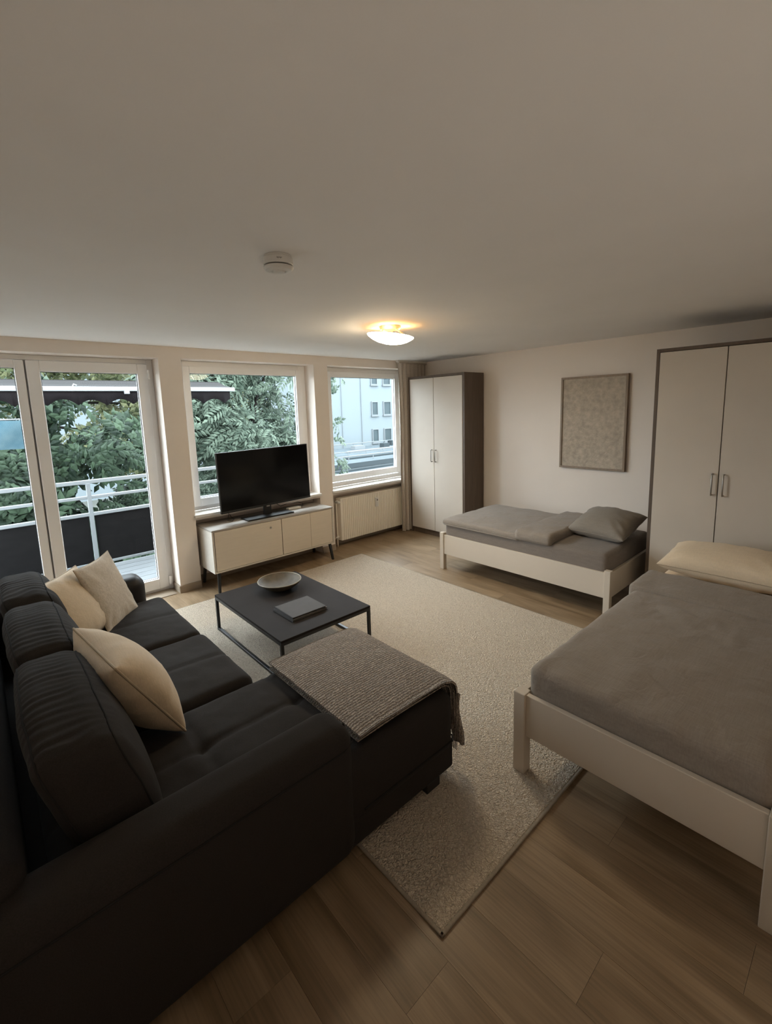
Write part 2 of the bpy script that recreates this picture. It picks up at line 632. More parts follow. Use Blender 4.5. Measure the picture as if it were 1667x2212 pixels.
# ================================================================== THE ROOM
WY, WR, WL, WB, CZ = 4.70, 5.08, -0.80, -1.70, 2.446
OY = 5.06                                             # outer face of the window wall
DX0, DX1, DZ = -0.55, 1.40, 2.335                     # balcony door opening
A0, A1, B0, B1 = 1.61, 3.145, 3.345, 4.90             # window openings
SZ, HZ = 0.775, 2.340                                 # sill and head heights
NY, NZ = 4.87, 0.718                                  # radiator niche: back and top

# floor: sub-floor slab and separate planks
fl = struct('floor', B(WL - .3, WR + .3, WB - .3, OY, -0.20, -0.012), 'concrete')
PWID, PLEN = 0.195, 1.285
pm = MB().box(-PWID / 2 + .0004, PWID / 2 - .0004, -PLEN / 2 + .0004, PLEN / 2 - .0004, -0.012, 0.0).mesh('plank')
pm.materials.append(M['plank'])
x = WL + PWID / 2
ci = 0
while x < WR + PWID / 2 - .02:
    y = WB + PLEN * ((ci * 0.37) % 1.0) - PLEN / 2
    while y - PLEN / 2 < NY:
        o = bpy.data.objects.new('plank', pm)
        COL.objects.link(o)
        o.parent = fl
        o.location = Vector((x, y, 0)) - fl.location
        if y + PLEN / 2 > OY - .02:                       # cut the last board at the niche wall
            yy0, yy1 = y - PLEN / 2, OY - .03
            o.location = Vector((x, (yy0 + yy1) / 2, 0)) - fl.location
            o.scale = (1, (yy1 - yy0) / PLEN, 1)
        y += PLEN
    x += PWID
    ci += 1

struct('ceiling', B(WL - .3, WR + .3, WB - .3, OY + .35, CZ, CZ + .25), 'ceiling')
struct('wall_left', B(WL - .25, WL, WB - .25, OY, -0.2, CZ), 'wall')
struct('wall_right', B(WR, WR + .25, WB - .25, OY, -0.2, CZ), 'wall')
struct('wall_back', B(WL, WR, WB - .25, WB, -0.2, CZ), 'wall')
w = MB()
w.box(WL, DX0, WY, OY, -0.2, CZ)                      # pier left of the door
w.box(DX1, A0, WY, OY, -0.2, CZ)
w.box(A1, B0, WY, OY, -0.2, CZ)
w.box(B1, WR, WY, OY, -0.2, CZ)
w.box(DX0, DX1, WY, OY, DZ, CZ)                       # lintels
w.box(A0, A1, WY, OY, HZ, CZ)
w.box(B0, B1, WY, OY, HZ, CZ)
for a, b in ((A0, A1), (B0, B1)):                     # parapet with a niche below
    w.box(a, b, NY, OY, -0.2, SZ - .03)
    w.box(a, b, WY, NY, NZ, SZ - .03)
struct('wall_window', w, 'wall')

# baseboards
bb = MB()
for a, b in ((DX1, A0), (A1, B0), (B1, WR)):
    bb.box(a - (.012 if a == DX1 else 0), b, WY - .014, WY, 0, .075)
bb.box(DX1 - .014, DX1, WY, 4.88, 0, .075)
struct('baseboard_window', bb, 'base')
bb = MB()
for a, b in ((A0, A1), (B0, B1)):
    bb.box(a, b, NY - .014, NY, 0, .075)
struct('baseboard_niche', bb, 'base')
struct('baseboard_right', B(WR - .014, WR, WB, 3.60, 0, .075), 'base')
struct('baseboard_left', B(WL, WL + .014, WB, WY, 0, .075), 'base')


def pane_frame(mb, x0, x1, z0, z1, y0, y1, s, bot=None):
    """four profile bars around an opening"""
    bot = s if bot is None else bot
    mb.rbox(x0, x0 + s, y0, y1, z0, z1, r=.006, seg=1)
    mb.rbox(x1 - s, x1, y0, y1, z0, z1, r=.006, seg=1)
    mb.rbox(x0 + s, x1 - s, y0 + .0006, y1, z1 - s, z1, r=.004, seg=1)
    mb.rbox(x0 + s, x1 - s, y0 + .0006, y1, z0, z0 + bot, r=.004, seg=1)
    return mb


def gasket(x0, x1, z0, z1, y):
    g = MB()
    t = .005
    g.box(x0 - .002, x0 + t, y - .003, y, z0, z1)
    g.box(x1 - t, x1 + .002, y - .003, y, z0, z1)
    g.box(x0, x1, y - .003, y, z1 - t, z1 + .002)
    g.box(x0, x1, y - .003, y, z0 - .002, z0 + t)
    return g


# balcony door and the fixed light beside it
d = thing('door_1', (0.87, 4.92, 0), kind='structure')
fr = MB()
fr.rbox(DX0, DX0 + .05, 4.90, 4.98, 0.0, DZ, r=.005, seg=1)
fr.rbox(1.345, DX1, 4.90, 4.98, 0.0, DZ, r=.005, seg=1)
fr.rbox(DX0 + .05, 1.345, 4.9006, 4.98, 2.292, DZ, r=.004, seg=1)
fr.rbox(DX0 + .05, 1.345, 4.9006, 4.98, 0.0, .035, r=.004, seg=1)
fr.rbox(0.345, .455, 4.936, 4.98, 0.035, 2.292, r=.004, seg=1)
obj('door_frame', fr, 'pvc', d)
sa = obj('sash', pane_frame(MB(), .408, 1.343, .04, 2.287, 4.865, 4.935, .092, .105), 'pvc', d)
obj('glass_pane', B(.49, 1.26, 4.895, 4.903, .13, 2.205), 'glass', d)
obj('gasket', gasket(.50, 1.25, .145, 2.195, 4.893), 'gasket', sa)
for z in (2.19, .11):
    h = MB().tube([(1.352, 4.858, z - .045), (1.352, 4.858, z + .045)], .011, 10)
    h.rbox(1.335, 1.375, 4.862, 4.872, z - .035, z + .035, r=.003, seg=1)
    obj('hinge', h, 'pvc', d)
obj('threshold', B(.36, 1.36, 4.70, 4.90, 0.0, .006), 'base', d)

wn = thing('window_1', (-0.1, 4.92, 0), kind='structure')
s1 = obj('sash', pane_frame(MB(), -.50, .395, .04, 2.287, 4.872, 4.935, .066, .10), 'pvc', wn)
obj('glass_pane', B(-.44, .335, 4.895, 4.903, .12, 2.23), 'glass', wn)
obj('gasket', gasket(-.434, .329, .14, 2.221, 4.893), 'gasket', s1)

# the two windows over the niches
for nme, a, b, g in (('window_2', A0, A1, (1.742, 2.997)), ('window_3', B0, B1, (3.514, 4.64))):
    wn = thing(nme, ((a + b) / 2, 4.92, SZ), kind='structure')
    f = MB()
    x0, x1 = (1.66, 3.125) if nme == 'window_2' else (3.42, 4.80)
    f.rbox(a, g[0] - .06, 4.90, 4.98, SZ, HZ, r=.005, seg=1)
    f.rbox(g[1] + .06, b, 4.90, 4.98, SZ, HZ, r=.005, seg=1)
    f.rbox(g[0] - .06, g[1] + .06, 4.9006, 4.98, 2.272, HZ, r=.004, seg=1)
    f.rbox(g[0] - .06, g[1] + .06, 4.9006, 4.98, SZ, .835, r=.004, seg=1)
    obj('window_frame', f, 'pvc', wn)
    zb = .905 if nme == 'window_2' else .934
    s1 = obj('sash', pane_frame(MB(), g[0] - .072, g[1] + .072, zb - .085, 2.285, 4.868, 4.935, .072, .085), 'pvc', wn)
    obj('glass_pane', B(g[0] - .01, g[1] + .01, 4.895, 4.903, zb - .01, 2.22), 'glass', wn)
    obj('gasket', gasket(g[0], g[1], zb, 2.213, 4.893), 'gasket', s1)
    obj('window_sill', B(a - .012, b + .012, WY - .032, 4.90, SZ - .03, SZ, r=.005, seg=1), 'sill', wn)

# ================================================================== OUTSIDE: BALCONY
RY = 6.30
bf = struct('balcony_floor', B(-3, 3.1, OY, 6.42, -0.30, -0.032), 'concrete')
nb = 8
for k in range(nb):
    y0 = OY + .02 + k * .155
    o = obj('deck_board', B(-3, 3.1, y0, y0 + .148, -0.032, -0.004), 'deck', bf)
rl = thing('balcony_railing', (1.6, RY, -.004), 'white metal balcony railing with dark infill panels outside the glass door', 'railing')
posts = [-2.55, -.80, .955, 3.0]
for z, h in ((1.045, .045), (.860, .036), (.655, .040)):
    obj('rail', B(-2.6, 3.03, RY - .02, RY + .02, z - h / 2, z + h / 2, r=.006, seg=1), 'railwhite', rl)
obj('bottom_rail', B(-2.6, 3.03, RY - .018, RY + .018, .030, .062, r=.005, seg=1), 'railwhite', rl)
for z, h in ((1.045, .045), (.860, .036), (.655, .040), (.05, .03)):
    obj('return_rail', B(2.98, 3.02, OY, RY - .02, z - h / 2, z + h / 2, r=.006, seg=1), 'railwhite', rl)
obj('infill_panel', B(2.994, 3.006, OY + .02, RY - .03, .062, .638), 'railpanel', rl)
for px in posts:
    obj('post', B(px - .022, px + .022, RY - .022, RY + .022, -.004, 1.03, r=.004, seg=1), 'railwhite', rl)
for a, b in zip(posts, posts[1:]):
    obj('infill_panel', B(a + .03, b - .03, RY - .006, RY + .006, .062, .638), 'railpanel', rl)

aw = thing('awning', (0.3, 6.6, 1.94), 'grey awning with white front bar and dark scalloped valance above the balcony', 'awning')
AX0, AX1 = -2.6, 2.93
f = MB()
nseg = 24
for i in range(nseg):
    xa, xb = AX0 + (AX1 - AX0) * i / nseg, AX0 + (AX1 - AX0) * (i + 1) / nseg
    za = lambda t: 2.165 + .100 * t - .012 * math.sin(math.pi * t)
    f.add([(xa, 6.55, za(0)), (xb, 6.55, za(0)), (xb, 6.78, za(.5)), (xa, 6.78, za(.5)), (xa, 7.0, za(1)), (xb, 7.0, za(1)),
           (xa, 6.55, za(0) + .004), (xb, 6.55, za(0) + .004), (xb, 6.78, za(.5) + .004), (xa, 6.78, za(.5) + .004), (xa, 7.0, za(1) + .004), (xb, 7.0, za(1) + .004)],
          [(0, 1, 2, 3), (3, 2, 5, 4), (6, 9, 8, 7), (9, 10, 11, 8)])
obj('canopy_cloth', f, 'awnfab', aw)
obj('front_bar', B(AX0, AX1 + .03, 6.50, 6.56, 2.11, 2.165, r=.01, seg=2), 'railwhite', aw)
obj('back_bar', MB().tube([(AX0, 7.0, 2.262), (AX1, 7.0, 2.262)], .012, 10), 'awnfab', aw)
obj('folding_arm', MB().tube([(-.35, 6.585, 2.098), (.7, 6.60, 2.088), (1.43, 6.56, 2.09)], .017, 8), 'railwhite', aw)
obj('bracket', B(1.50, 1.56, 6.49, 6.55, 2.075, 2.115, r=.006, seg=1), 'railwhite', aw)
obj('hook', MB().tube([(.96, 6.49, 2.165), (.97, 6.49, 2.19), (1.0, 6.49, 2.175)], .008, 6), 'railwhite', aw)
for px in (2.06, -1.6):
    obj('strut', MB().tube([(px, 6.53, 2.15), (px - .02, 6.58, 2.42), (px - .02, 6.9, 2.62), (px - .02, 7.0, 2.265)], .016, 8), 'railwhite', aw)
v = MB()
pts = []
N = 300
for i in range(N + 1):
    xx = AX0 + (AX1 - AX0 - .04) * i / N
    sc = abs(math.sin(math.pi * (xx - AX0) / .30))
    pts.append((xx, 2.112, 1.935 + .075 * sc ** .8 + .006 * math.sin(xx * 9)))
vv, ff = [], []
for xx, zt, zb in pts:
    yw = 6.528 + .008 * math.sin(xx * 13)
    vv += [(xx, 6.528, zt), (xx, yw, zb), (xx, 6.532, zt), (xx, yw + .004, zb)]
for i in range(N):
    a, b = i * 4, i * 4 + 4
    ff += [(a, a + 1, b + 1, b), (a + 2, b + 2, b + 3, a + 3), (a + 1, a + 3, b + 3, b + 1)]
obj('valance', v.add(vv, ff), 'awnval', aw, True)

bs = thing('blue_sheet', (0.2, 7.5, -3.2), 'pale blue sheet hung among the leaves behind the railing, far left', 'sheet')
vv, ff = [], []
nx, nz = 24, 8
for side in (0, 1):
    for i in range(nx + 1):
        for k in range(nz + 1):
            xx = -1.1 + 1.60 * i / nx
            zz = 1.80 - .365 * k / nz - .015 * math.sin(xx * 3)
            vv.append((xx, 7.5 + .02 * math.sin(xx * 9 + k * .5) + side * .006, zz))
for side in (0, 1):
    o_ = side * (nx + 1) * (nz + 1)
    for i in range(nx):
        for k in range(nz):
            a = o_ + i * (nz + 1) + k
            ff.append((a, a + 1, a + nz + 2, a + nz + 1) if side == 0 else (a, a + nz + 1, a + nz + 2, a + 1))
obj('cloth', MB().add(vv, ff), 'bluesheet', bs, True)
obj('pole', MB().tube([(-1.1, 7.52, -3.2), (-1.1, 7.52, 1.9)], .02, 8), 'railwhite', bs)
obj('pole', MB().tube([(-.3, 7.53, -3.2), (-.3, 7.53, 1.85)], .02, 8), 'railwhite', bs)
obj('top_cord', MB().tube([(-1.1, 7.52, 1.81), (0.50, 7.51, 1.80)], .008, 6), 'railwhite', bs)

# ================================================================== OUTSIDE: GROUND, HOUSES
struct('ground', B(-60, 90, OY + .4, 120, -3.6, -3.2), 'ground')

ab = thing('apartment_building', (36, 38, -3.2), 'white apartment block with rows of narrow windows behind the low roofs', 'building')
BX0, BX1 = 22.5, 46.0
obj('wall', B(BX0, BX1, 38.0, 50.0, -3.2, 14.0), 'bldg', ab)
obj('roof', B(BX0 - .3, BX1 + .3, 37.7, 50.3, 14.0, 14.4), 'bldgtrim', ab)
for zc in (8.0, 5.02, 1.74, -1.24):
    for xa, xb in ((32.70, 33.48), (34.42, 35.40), (38.2, 39.0), (40.0, 41.0), (43.5, 44.5)):
        z0, z1 = zc - .66, zc + .72
        wd = MB()
        pane_frame(wd, xa - .09, xb + .09, z0 - .06, z1 + .09, 37.88, 38.02, .10)
        wo = obj('window', wd, 'bldgtrim', ab)
        obj('pane', B(xa, xb, 37.96, 38.0, z0, z1), 'bldgglass', wo)
        obj('sill', B(xa - .18, xb + .18, 37.80, 38.0, z0 - .16, z0 - .07), 'bldgtrim', wo)
obj('downpipe', MB().tube([(31.2, 37.93, -3), (31.2, 37.93, 13.9)], .035, 6), 'bldgtrim', ab)
obj('downpipe', MB().tube([(28.6, 37.93, -3), (28.6, 37.93, 13.9)], .03, 6), 'bldgtrim', ab)

lr = thing('low_annex', (20, 26, -3.2), 'low flat roofed annex with pale railings in front of the white apartment block', 'building')
obj('wall', B(15, 36, 24, 34, -3.2, -1.95), 'bldg', lr)
obj('roof', B(14.8, 36.2, 23.8, 34.2, -1.95, -1.82), 'roofgrey', lr)
obj('roof_edge', B(14.8, 36.2, 23.72, 23.82, -2.05, -1.76), 'roofdark', lr)
for (x0, y0, x1, y1, z) in ((17, 25, 35, 25.0, -1.45), (17, 33, 35, 33.0, -1.35), (18.2, 28.5, 33, 28.5, -1.55)):
    obj('railing', MB().tube([(x0, y0, z), (x1, y1, z)], .04, 6), 'bldgtrim', lr)
    for k in range(9):
        xx = x0 + (x1 - x0) * k / 8
        obj('railing_post', MB().tube([(xx, y0, -1.82), (xx, y0, z)], .03, 6), 'bldgtrim', lr)
obj('skylight', B(20, 25.0, 26, 26.6, -1.82, -1.70), 'roofdark', lr)
obj('skylight', B(23, 29, 29.6, 30.2, -1.82, -1.66), 'bldgtrim', lr)
obj('vent', B(28.0, 28.7, 31, 31.6, -1.82, -1.40), 'roofdark', lr)
obj('vent', B(25.4, 26.6, 32, 32.6, -1.82, -1.5), 'bldgtrim', lr)
obj('vent', B(30.4, 31.2, 32.5, 33.1, -1.82, -1.35), 'roofdark', lr)
ca = thing('carport', (16, 19, -3.2), 'low carport with slender dark roof beams beyond the right window', 'carport')
obj('roof', B(13.0, 19.4, 17.2, 21, -1.92, -1.82), 'roofgrey', ca)
for yy in (17.15, 18.4, 19.6, 20.9):
    obj('roof_beam', B(12.8, 19.6, yy, yy + .12, -1.82, -1.70), 'roofdark', ca)
for xx, yy in ((13.2, 17.4), (19.2, 17.4), (13.2, 20.8), (19.2, 20.8)):
    obj('post', B(xx - .06, xx + .06, yy - .06, yy + .06, -3.2, -1.9), 'roofdark', ca)

fh = thing('far_house', (3, 34, -3.2), 'pale house glimpsed through gaps in the foliage behind the balcony', 'building')
obj('wall', B(-4, 14, 32, 40, -3.2, 3.6), 'bldg', fh)
rf = MB().add([(-4.6, 31.5, 3.6), (14.6, 31.5, 3.6), (14.6, 40.5, 3.6), (-4.6, 40.5, 3.6), (-4.6, 36, 6.4), (14.6, 36, 6.4)],
              [(0, 1, 5, 4), (2, 3, 4, 5), (1, 2, 5), (3, 0, 4), (0, 3, 2, 1)])
obj('roof', rf, 'roofgrey', fh)
for xx in (-2, 2, 6, 10):
    wd = pane_frame(MB(), xx, xx + 1.2, .2, 1.7, 31.9, 32.02, .1)
    wo = obj('window', wd, 'bldgtrim', fh)
    obj('pane', B(xx + .09, xx + 1.11, 31.96, 32.0, .29, 1.61), 'bldgglass', wo)


# ------------------------------------------------------------------ trees
def leaf_shape(pairs=5, L=.32, l=.11, W=.022, droop=.35):
    """a pinnate leaf: pairs of pointed leaflets along a drooping stalk, in its own frame (x along the stalk)"""
    v, f = [], []

    def leaflet(o, ang, ln, wd):
        b0 = len(v)
        ca_, sa_ = math.cos(ang), math.sin(ang)
        for (t, wv, dz) in ((0.0, 0, 0), (.42, wd, -.06), (.42, 0, .05), (.42, -wd, -.06), (1.0, 0, -.30)):
            xx, yy = t * ln, wv
            v.append((o[0] + xx * ca_ - yy * sa_, o[1] + xx * sa_ + yy * ca_, o[2] + dz * ln))
        f.extend([(b0, b0 + 1, b0 + 2), (b0, b0 + 2, b0 + 3), (b0 + 1, b0 + 4, b0 + 2), (b0 + 2, b0 + 4, b0 + 3)])
    for k in range(pairs):
        t = .18 + .78 * k / pairs
        o_ = (L * t, 0, -droop * L * t * t)
        g = 1 - .35 * abs(t - .55)
        for sg in (-1, 1):
            leaflet(o_, sg * (1.05 - .35 * t), l * g, W)
    leaflet((L * .96, 0, -droop * L * .92), 0, l * 1.1, W)
    return np.array(v), f


def rot_to(nrm, spin):
    z = Vector(nrm).normalized()
    q = Vector((0, 0, 1)).rotation_difference(z)
    return q.to_matrix() @ Matrix.Rotation(spin, 3, 'Z')


def tree(base, clumps, label, lm, trunk_h, nsp, nind, size=1.0, leaf=(5, .32, .11, .022, .35), name='leafy_tree', group='trees beyond the balcony', bias=(0, -1, .35)):
    t = thing(name, base, label, 'tree', group)
    bx, by, bz = base
    mb = MB()
    top = Vector((bx + .1, by, bz + trunk_h))
    mb.tube([(bx, by, bz), (bx + .05, by, bz + trunk_h * .5), top], [.16 * size, .13 * size, .10 * size], 10)
    obj('trunk', mb, 'bark', t, True)
    for (cx, cy, cz, rx, ry, rz) in clumps:
        c = Vector((cx, cy, cz))
        mid = (top + c) / 2 + Vector((0, 0, .25))
        br = MB().tube([top - Vector((0, 0, .3)), mid, c], [.06 * size, .04 * size, .015], 6)
        obj('branch', br, 'bark', t, True)
    sv, sf = leaf_shape(*leaf)
    vs_, fs_ = [], []
    spots = []
    tot = sum(c[3] * c[5] for c in clumps)
    for (cx, cy, cz, rx, ry, rz) in clumps:
        for _ in range(int(nsp * rx * rz / tot)):
            d_ = Vector((random.gauss(0, 1), random.gauss(0, 1), random.gauss(0, 1))).normalized()
            rr = random.uniform(.35, 1.0) ** .5 if random.random() < .85 else random.uniform(.9, 1.18)
            p = Vector((cx + d_.x * rx * rr, cy + d_.y * ry * rr, cz + d_.z * rz * rr))
            nr = d_ * .7 + Vector(bias) * .6 + Vector((random.uniform(-.6, .6), random.uniform(-.6, .6), random.uniform(-.4, .7)))
            spots.append((p, nr, random.uniform(0, 6.28), random.uniform(.7, 1.3), p.y))
    spots.sort(key=lambda s: s[4])
    me = None
    if nind:
        me = bpy.data.meshes.new('leaf_spray')
        me.from_pydata([tuple(p) for p in sv], [], sf)
        me.update()
        me.materials.append(M[lm])
    for i, (p, nr, sp, sc, _) in enumerate(spots):
        R_ = rot_to(nr, sp)
        if i < nind:
            o = bpy.data.objects.new('leaf_spray', me)
            COL.objects.link(o)
            o.parent = t
            o.location = p - t.location
            o.rotation_euler = R_.to_euler()
            o.scale = (sc, sc, sc)
        else:
            n0 = len(vs_)
            A = np.array(R_) * sc
            vs_ += [tuple(q) for q in (sv @ A.T + np.array(p))]
            fs_ += [tuple(a + n0 for a in q) for q in sf]
    fo = obj('foliage', MB().add(vs_, fs_), lm, t)
    fo['kind'] = 'stuff'
    return t


def clump_field(x0, x1, z0, z1, y, n, rmin, rmax, ry=.8):
    return [(random.uniform(x0, x1), y + random.uniform(-.6, .6), random.uniform(z0, z1), random.uniform(rmin, rmax), ry, random.uniform(rmin, rmax) * .8) for _ in range(n)]


tree((0.6, 9.4, -3.2), clump_field(-.9, 1.65, -1.4, 1.6, 9.2, 12, .42, .7) + [(-.3, 9.2, 2.1, .5, .5, .4), (.9, 9.1, 2.05, .45, .5, .35)],
     'dark green tree with large drooping leaves filling the glass door view', 'leaf', 3.8, 1350, 200, leaf=(4, .34, .17, .042, .4))
tree((4.9, 10.6, -3.2), clump_field(3.3, 6.4, -1.0, 4.4, 10.4, 22, .55, .95) + [(3.65, 10.3, .2, .5, .6, .5), (3.8, 10.4, -.5, .6, .6, .5), (4.1, 10.4, 1.9, .6, .6, .5), (5.9, 10.5, .9, .75, .6, .6), (5.4, 10.5, .2, .7, .6, .6), (5.7, 10.5, 2.0, .6, .6, .5)],
     'grey green tree with narrow feathery leaves filling the middle window', 'leaf2', 4.2, 2600, 240, leaf=(6, .42, .15, .026, .5))
tree((2.6, 9.9, -3.2), clump_field(1.9, 3.0, -2.0, .4, 9.6, 6, .5, .75) + [(2.2, 9.7, 1.5, .35, .5, .35), (2.75, 9.7, 1.1, .45, .5, .4)],
     'smaller dark tree with thin bare branches between the two larger trees', 'leaf', 3.4, 650, 60, leaf=(4, .28, .13, .034, .4))
tree((6.35, 9.9, -3.2), [(7.15, 9.9, 2.45, .34, .4, .28), (6.9, 9.9, 1.30, .38, .4, .42), (7.1, 9.9, .3, .50, .4, .36), (6.9, 9.9, -.4, .4, .4, .3), (6.8, 9.9, 3.4, .5, .5, .5)],
     'slim light green tree whose leaf tips reach into the right window', 'leaf2', 2.6, 190, 90, size=.3, leaf=(3, .20, .12, .035, .3))
tree((-2.5, 13, -3.2), clump_field(-3.5, 3.6, 1.2, 5.6, 14, 18, 1.0, 1.5),
     'yellow green tree rising over the awning behind the others', 'leaf3', 5.0, 1700, 60, size=1.4, leaf=(4, .45, .20, .05, .4))
tree((6.6, 16, -3.2), clump_field(4.2, 8.4, .4, 5.5, 17, 10, .9, 1.3),
     'yellow green tree seen through gaps of the grey green tree', 'leaf3', 5.0, 900, 40, size=1.3, leaf=(4, .45, .20, .05, .4))
tree((1.0, 8.2, -3.2), clump_field(-1.5, 3.4, -2.4, -.6, 8.2, 10, .5, .7, .5),
     'low green shrub growing just beyond the balcony railing', 'leaf', 1.4, 800, 120, size=.5, leaf=(4, .28, .13, .034, .4), name='leafy_shrub')

# ================================================================== FURNITURE
# ---- rug
RX0, RX1, RY0, RY1 = 0.987, 3.45, 0.872, 4.30
rug = thing('area_rug', ((RX0 + RX1) / 2, (RY0 + RY1) / 2, 0), 'large cream loop pile rug under the dark coffee table', 'rug')
obj('pile', B(RX0 + .012, RX1 - .012, RY0 + .012, RY1 - .012, 0.0, .013, r=.005, n=(1, 1, 1), seg=2), 'rug', rug)
e = MB()
for a in ((RX0, RX1, RY0, RY0 + .016), (RX0, RX1, RY1 - .016, RY1), (RX0, RX0 + .016, RY0, RY1), (RX1 - .016, RX1, RY0, RY1)):
    e.rbox(*a, 0.0, .011, r=.004, seg=1)
obj('binding', e, 'rugedge', rug)
RZ = .013

# ---- sofa
SY0, SY1 = 1.285, 3.86
so = thing('corner_sofa', (.45, 2.55, 0), 'charcoal fabric corner sofa with chaise and three loose back cushions', 'sofa')
obj('base', B(-.33, .93, SY0 + .02, SY1 - .02, .05, .27, r=.02, n=(4, 8, 1), seg=2), 'sofa', so, True)
obj('chaise_base', B(.90, 1.572, SY0 + .012, 2.095, .045, .205, r=.02, n=(3, 4, 1), seg=2), 'sofa', so, True)
obj('backrest_frame', B(-.36, -.03, SY0 + .10, SY1 - .03, .05, .665, r=.07, n=(2, 12, 4), seg=4), 'sofa', so, True)


def arm_disp(v):
    v = v.copy()
    return v


obj('armrest', B(-.36, .968, SY0 - .015, SY0 + .20, .03, .60, r=.075, n=(10, 2, 4), seg=5), 'sofa', so, True)
obj('armrest', B(-.30, .845, SY1 - .235, SY1, .03, .615, r=.085, n=(8, 2, 4), seg=5), 'leather', so, True)


def seat_disp(xs, ys, z1, crown=.014, depth=.012):
    """crowned top with stitched grooves along the lines x = xs and y = ys"""
    def fn(v):
        x0, y0 = v[:, 0].min(), v[:, 1].min()
        x1, y1 = v[:, 0].max(), v[:, 1].max()
        out = v.copy()
        for i, p in enumerate(v):
            k = max(0.0, (p[2] - (z1 - .07)) / .07)
            if k <= 0:
                continue
            u = (p[0] - x0) / (x1 - x0) * 2 - 1
            w_ = (p[1] - y0) / (y1 - y0) * 2 - 1
            dz = crown * (1 - u * u) * (1 - w_ * w_)
            for xx in xs:
                dz -= depth * math.exp(-((p[0] - xx) / .016) ** 2)
            for yy in ys:
                dz -= depth * math.exp(-((p[1] - yy) / .016) ** 2)
            for xx in xs:
                for yy in ys:
                    d2 = (p[0] - xx) ** 2 + (p[1] - yy) ** 2
                    dz -= .016 * math.exp(-d2 / .05 ** 2)
            dz += .006 * fnoise(p, 7, 3.1) + .003 * fnoise(p, 19, 1.3)
            out[i, 2] += dz * k
        return out
    return fn


obj('seat_cushion', B(.02, .948, 2.10, 2.795, .24, .445, r=.05, n=(44, 34, 2), seg=4, disp=seat_disp([], [2.44], .445, .02, .009)), 'sofa', so, True)
obj('seat_cushion', B(.02, .94, 2.805, 3.62, .24, .445, r=.05, n=(44, 38, 2), seg=4, disp=seat_disp([], [3.2], .445, .02, .009)), 'sofa', so, True)
obj('chaise_cushion', B(.02, 1.578, SY0 + .005, 2.09, .14, .445, r=.055, n=(80, 44, 2), seg=4, disp=seat_disp([.55, .99], [1.77], .445, .012, .010)), 'sofa', so, True)
obj('chaise_seam', MB().tube([(1.0, SY0 + .003, .20), (1.55, SY0 + .003, .20), (1.579, SY0 + .03, .20), (1.579, 2.05, .20)], .004, 6), 'seam', so)
obj('armrest_seam', MB().tube([(-.30, SY0 - .0155, .525), (.90, SY0 - .0155, .525), (.958, SY0 + .01, .525)], .0035, 6), 'seam', so)
obj('armrest_seam', MB().tube([(.9665, SY0 + .04, .06), (.9695, SY0 + .045, .50), (.945, SY0 + .05, .585)], .0035, 6), 'seam', so)
for (lx, ly) in ((1.42, SY0 + .04), (1.50, 2.0), (-.25, SY0 + .1), (-.25, SY1 - .12), (.80, SY1 - .12), (.80, 2.2)):
    zz = RZ if lx > RX0 else 0.0
    obj('leg', B(lx - .045, lx + .045, ly - .03, ly + .03, zz, .06, r=.004, seg=1), 'black', so)


def back_cushion(y0, y1, seed, x_off=0.0, ztop=.87, name='back_cushion', lean=.30):
    """loaf-shaped loose cushion that leans on the back frame; pleats run across its top band"""
    th, z0 = .255, .44
    H_ = ztop - z0
    yc = (y0 + y1) / 2

    def shape(p):
        x_, y_, z_ = p
        u = (x_) / (th / 2)                            # -1 back .. 1 front
        s = (y_ - yc) / ((y1 - y0) / 2)
        t = (z_ - z0) / H_
        e_ = max(0.0, 1 - abs(s) ** 3.2)
        zz = z0 + H_ * t * (1 - .085 * (s * s) * t)   # top sinks to the ends
        xx = x_ * (.86 + .30 * math.sin(math.pi * min(1, t * .9 + .08)) * e_ + .02)
        # pleats on the crown
        k = max(0.0, (t - .52) / .48)
        ph = y_ * 150 + 5 * mnoise.noise(Vector((y_ * 8, x_ * 9 + seed, seed)))
        pl = math.sin(ph) * (.5 + .5 * mnoise.noise(Vector((y_ * 14 + seed, x_ * 5, 2)))) * .0035
        zz += pl * k
        xx += (.005 * mnoise.noise(Vector((y_ * 9 + seed, z_ * 9, x_ * 3)))) * (1 if u > 0 else -1)
        # lean back
        xx2 = xx + .235 + x_off - (zz - z0) * lean
        return (xx2, y_ + .012 * math.sin(z_ * 7 + seed) * 0, zz)

    def disp(v):
        return np.array([shape(p) for p in v])
    mb = MB().rbox(-th / 2, th / 2, y0, y1, z0, ztop, r=.075, n=(8, 72, 10), seg=6, disp=disp)
    c = obj(name, mb, 'sofa', so, True)
    for sx in (-1, 1):
        pts = []
        r_ = .075
        xs_ = sx * (th / 2 - r_ * .30)
        up_ = .0 - r_ * .30
        for z in np.linspace(z0 + .05, ztop - r_, 8):
            pts.append((xs_, y0 + r_ * .30, z))
        for a in np.linspace(0, 1, 5)[1:]:
            pts.append((xs_, y0 + r_ * .3 + r_ * .7 * (1 - math.cos(a * math.pi / 2)), ztop - r_ + (r_ + up_) * math.sin(a * math.pi / 2)))
        for y in np.linspace(y0 + r_, y1 - r_, 40)[1:]:
            pts.append((xs_, y, ztop + up_))
        for a in np.linspace(0, 1, 5)[1:]:
            pts.append((xs_, y1 - r_ + r_ * .7 * math.sin(a * math.pi / 2), ztop + up_ - (r_ + up_) * (1 - math.cos(a * math.pi / 2))))
        pts = [shape(p) for p in pts]
        obj('seam', MB().tube(pts, .0045, 6), 'seam', c, True)
    return c


back_cushion(1.475, 2.285, 1.0)
back_cushion(2.295, 3.02, 4.0, .0, .86)
back_cushion(3.03, 3.63, 9.0, .0, .87)


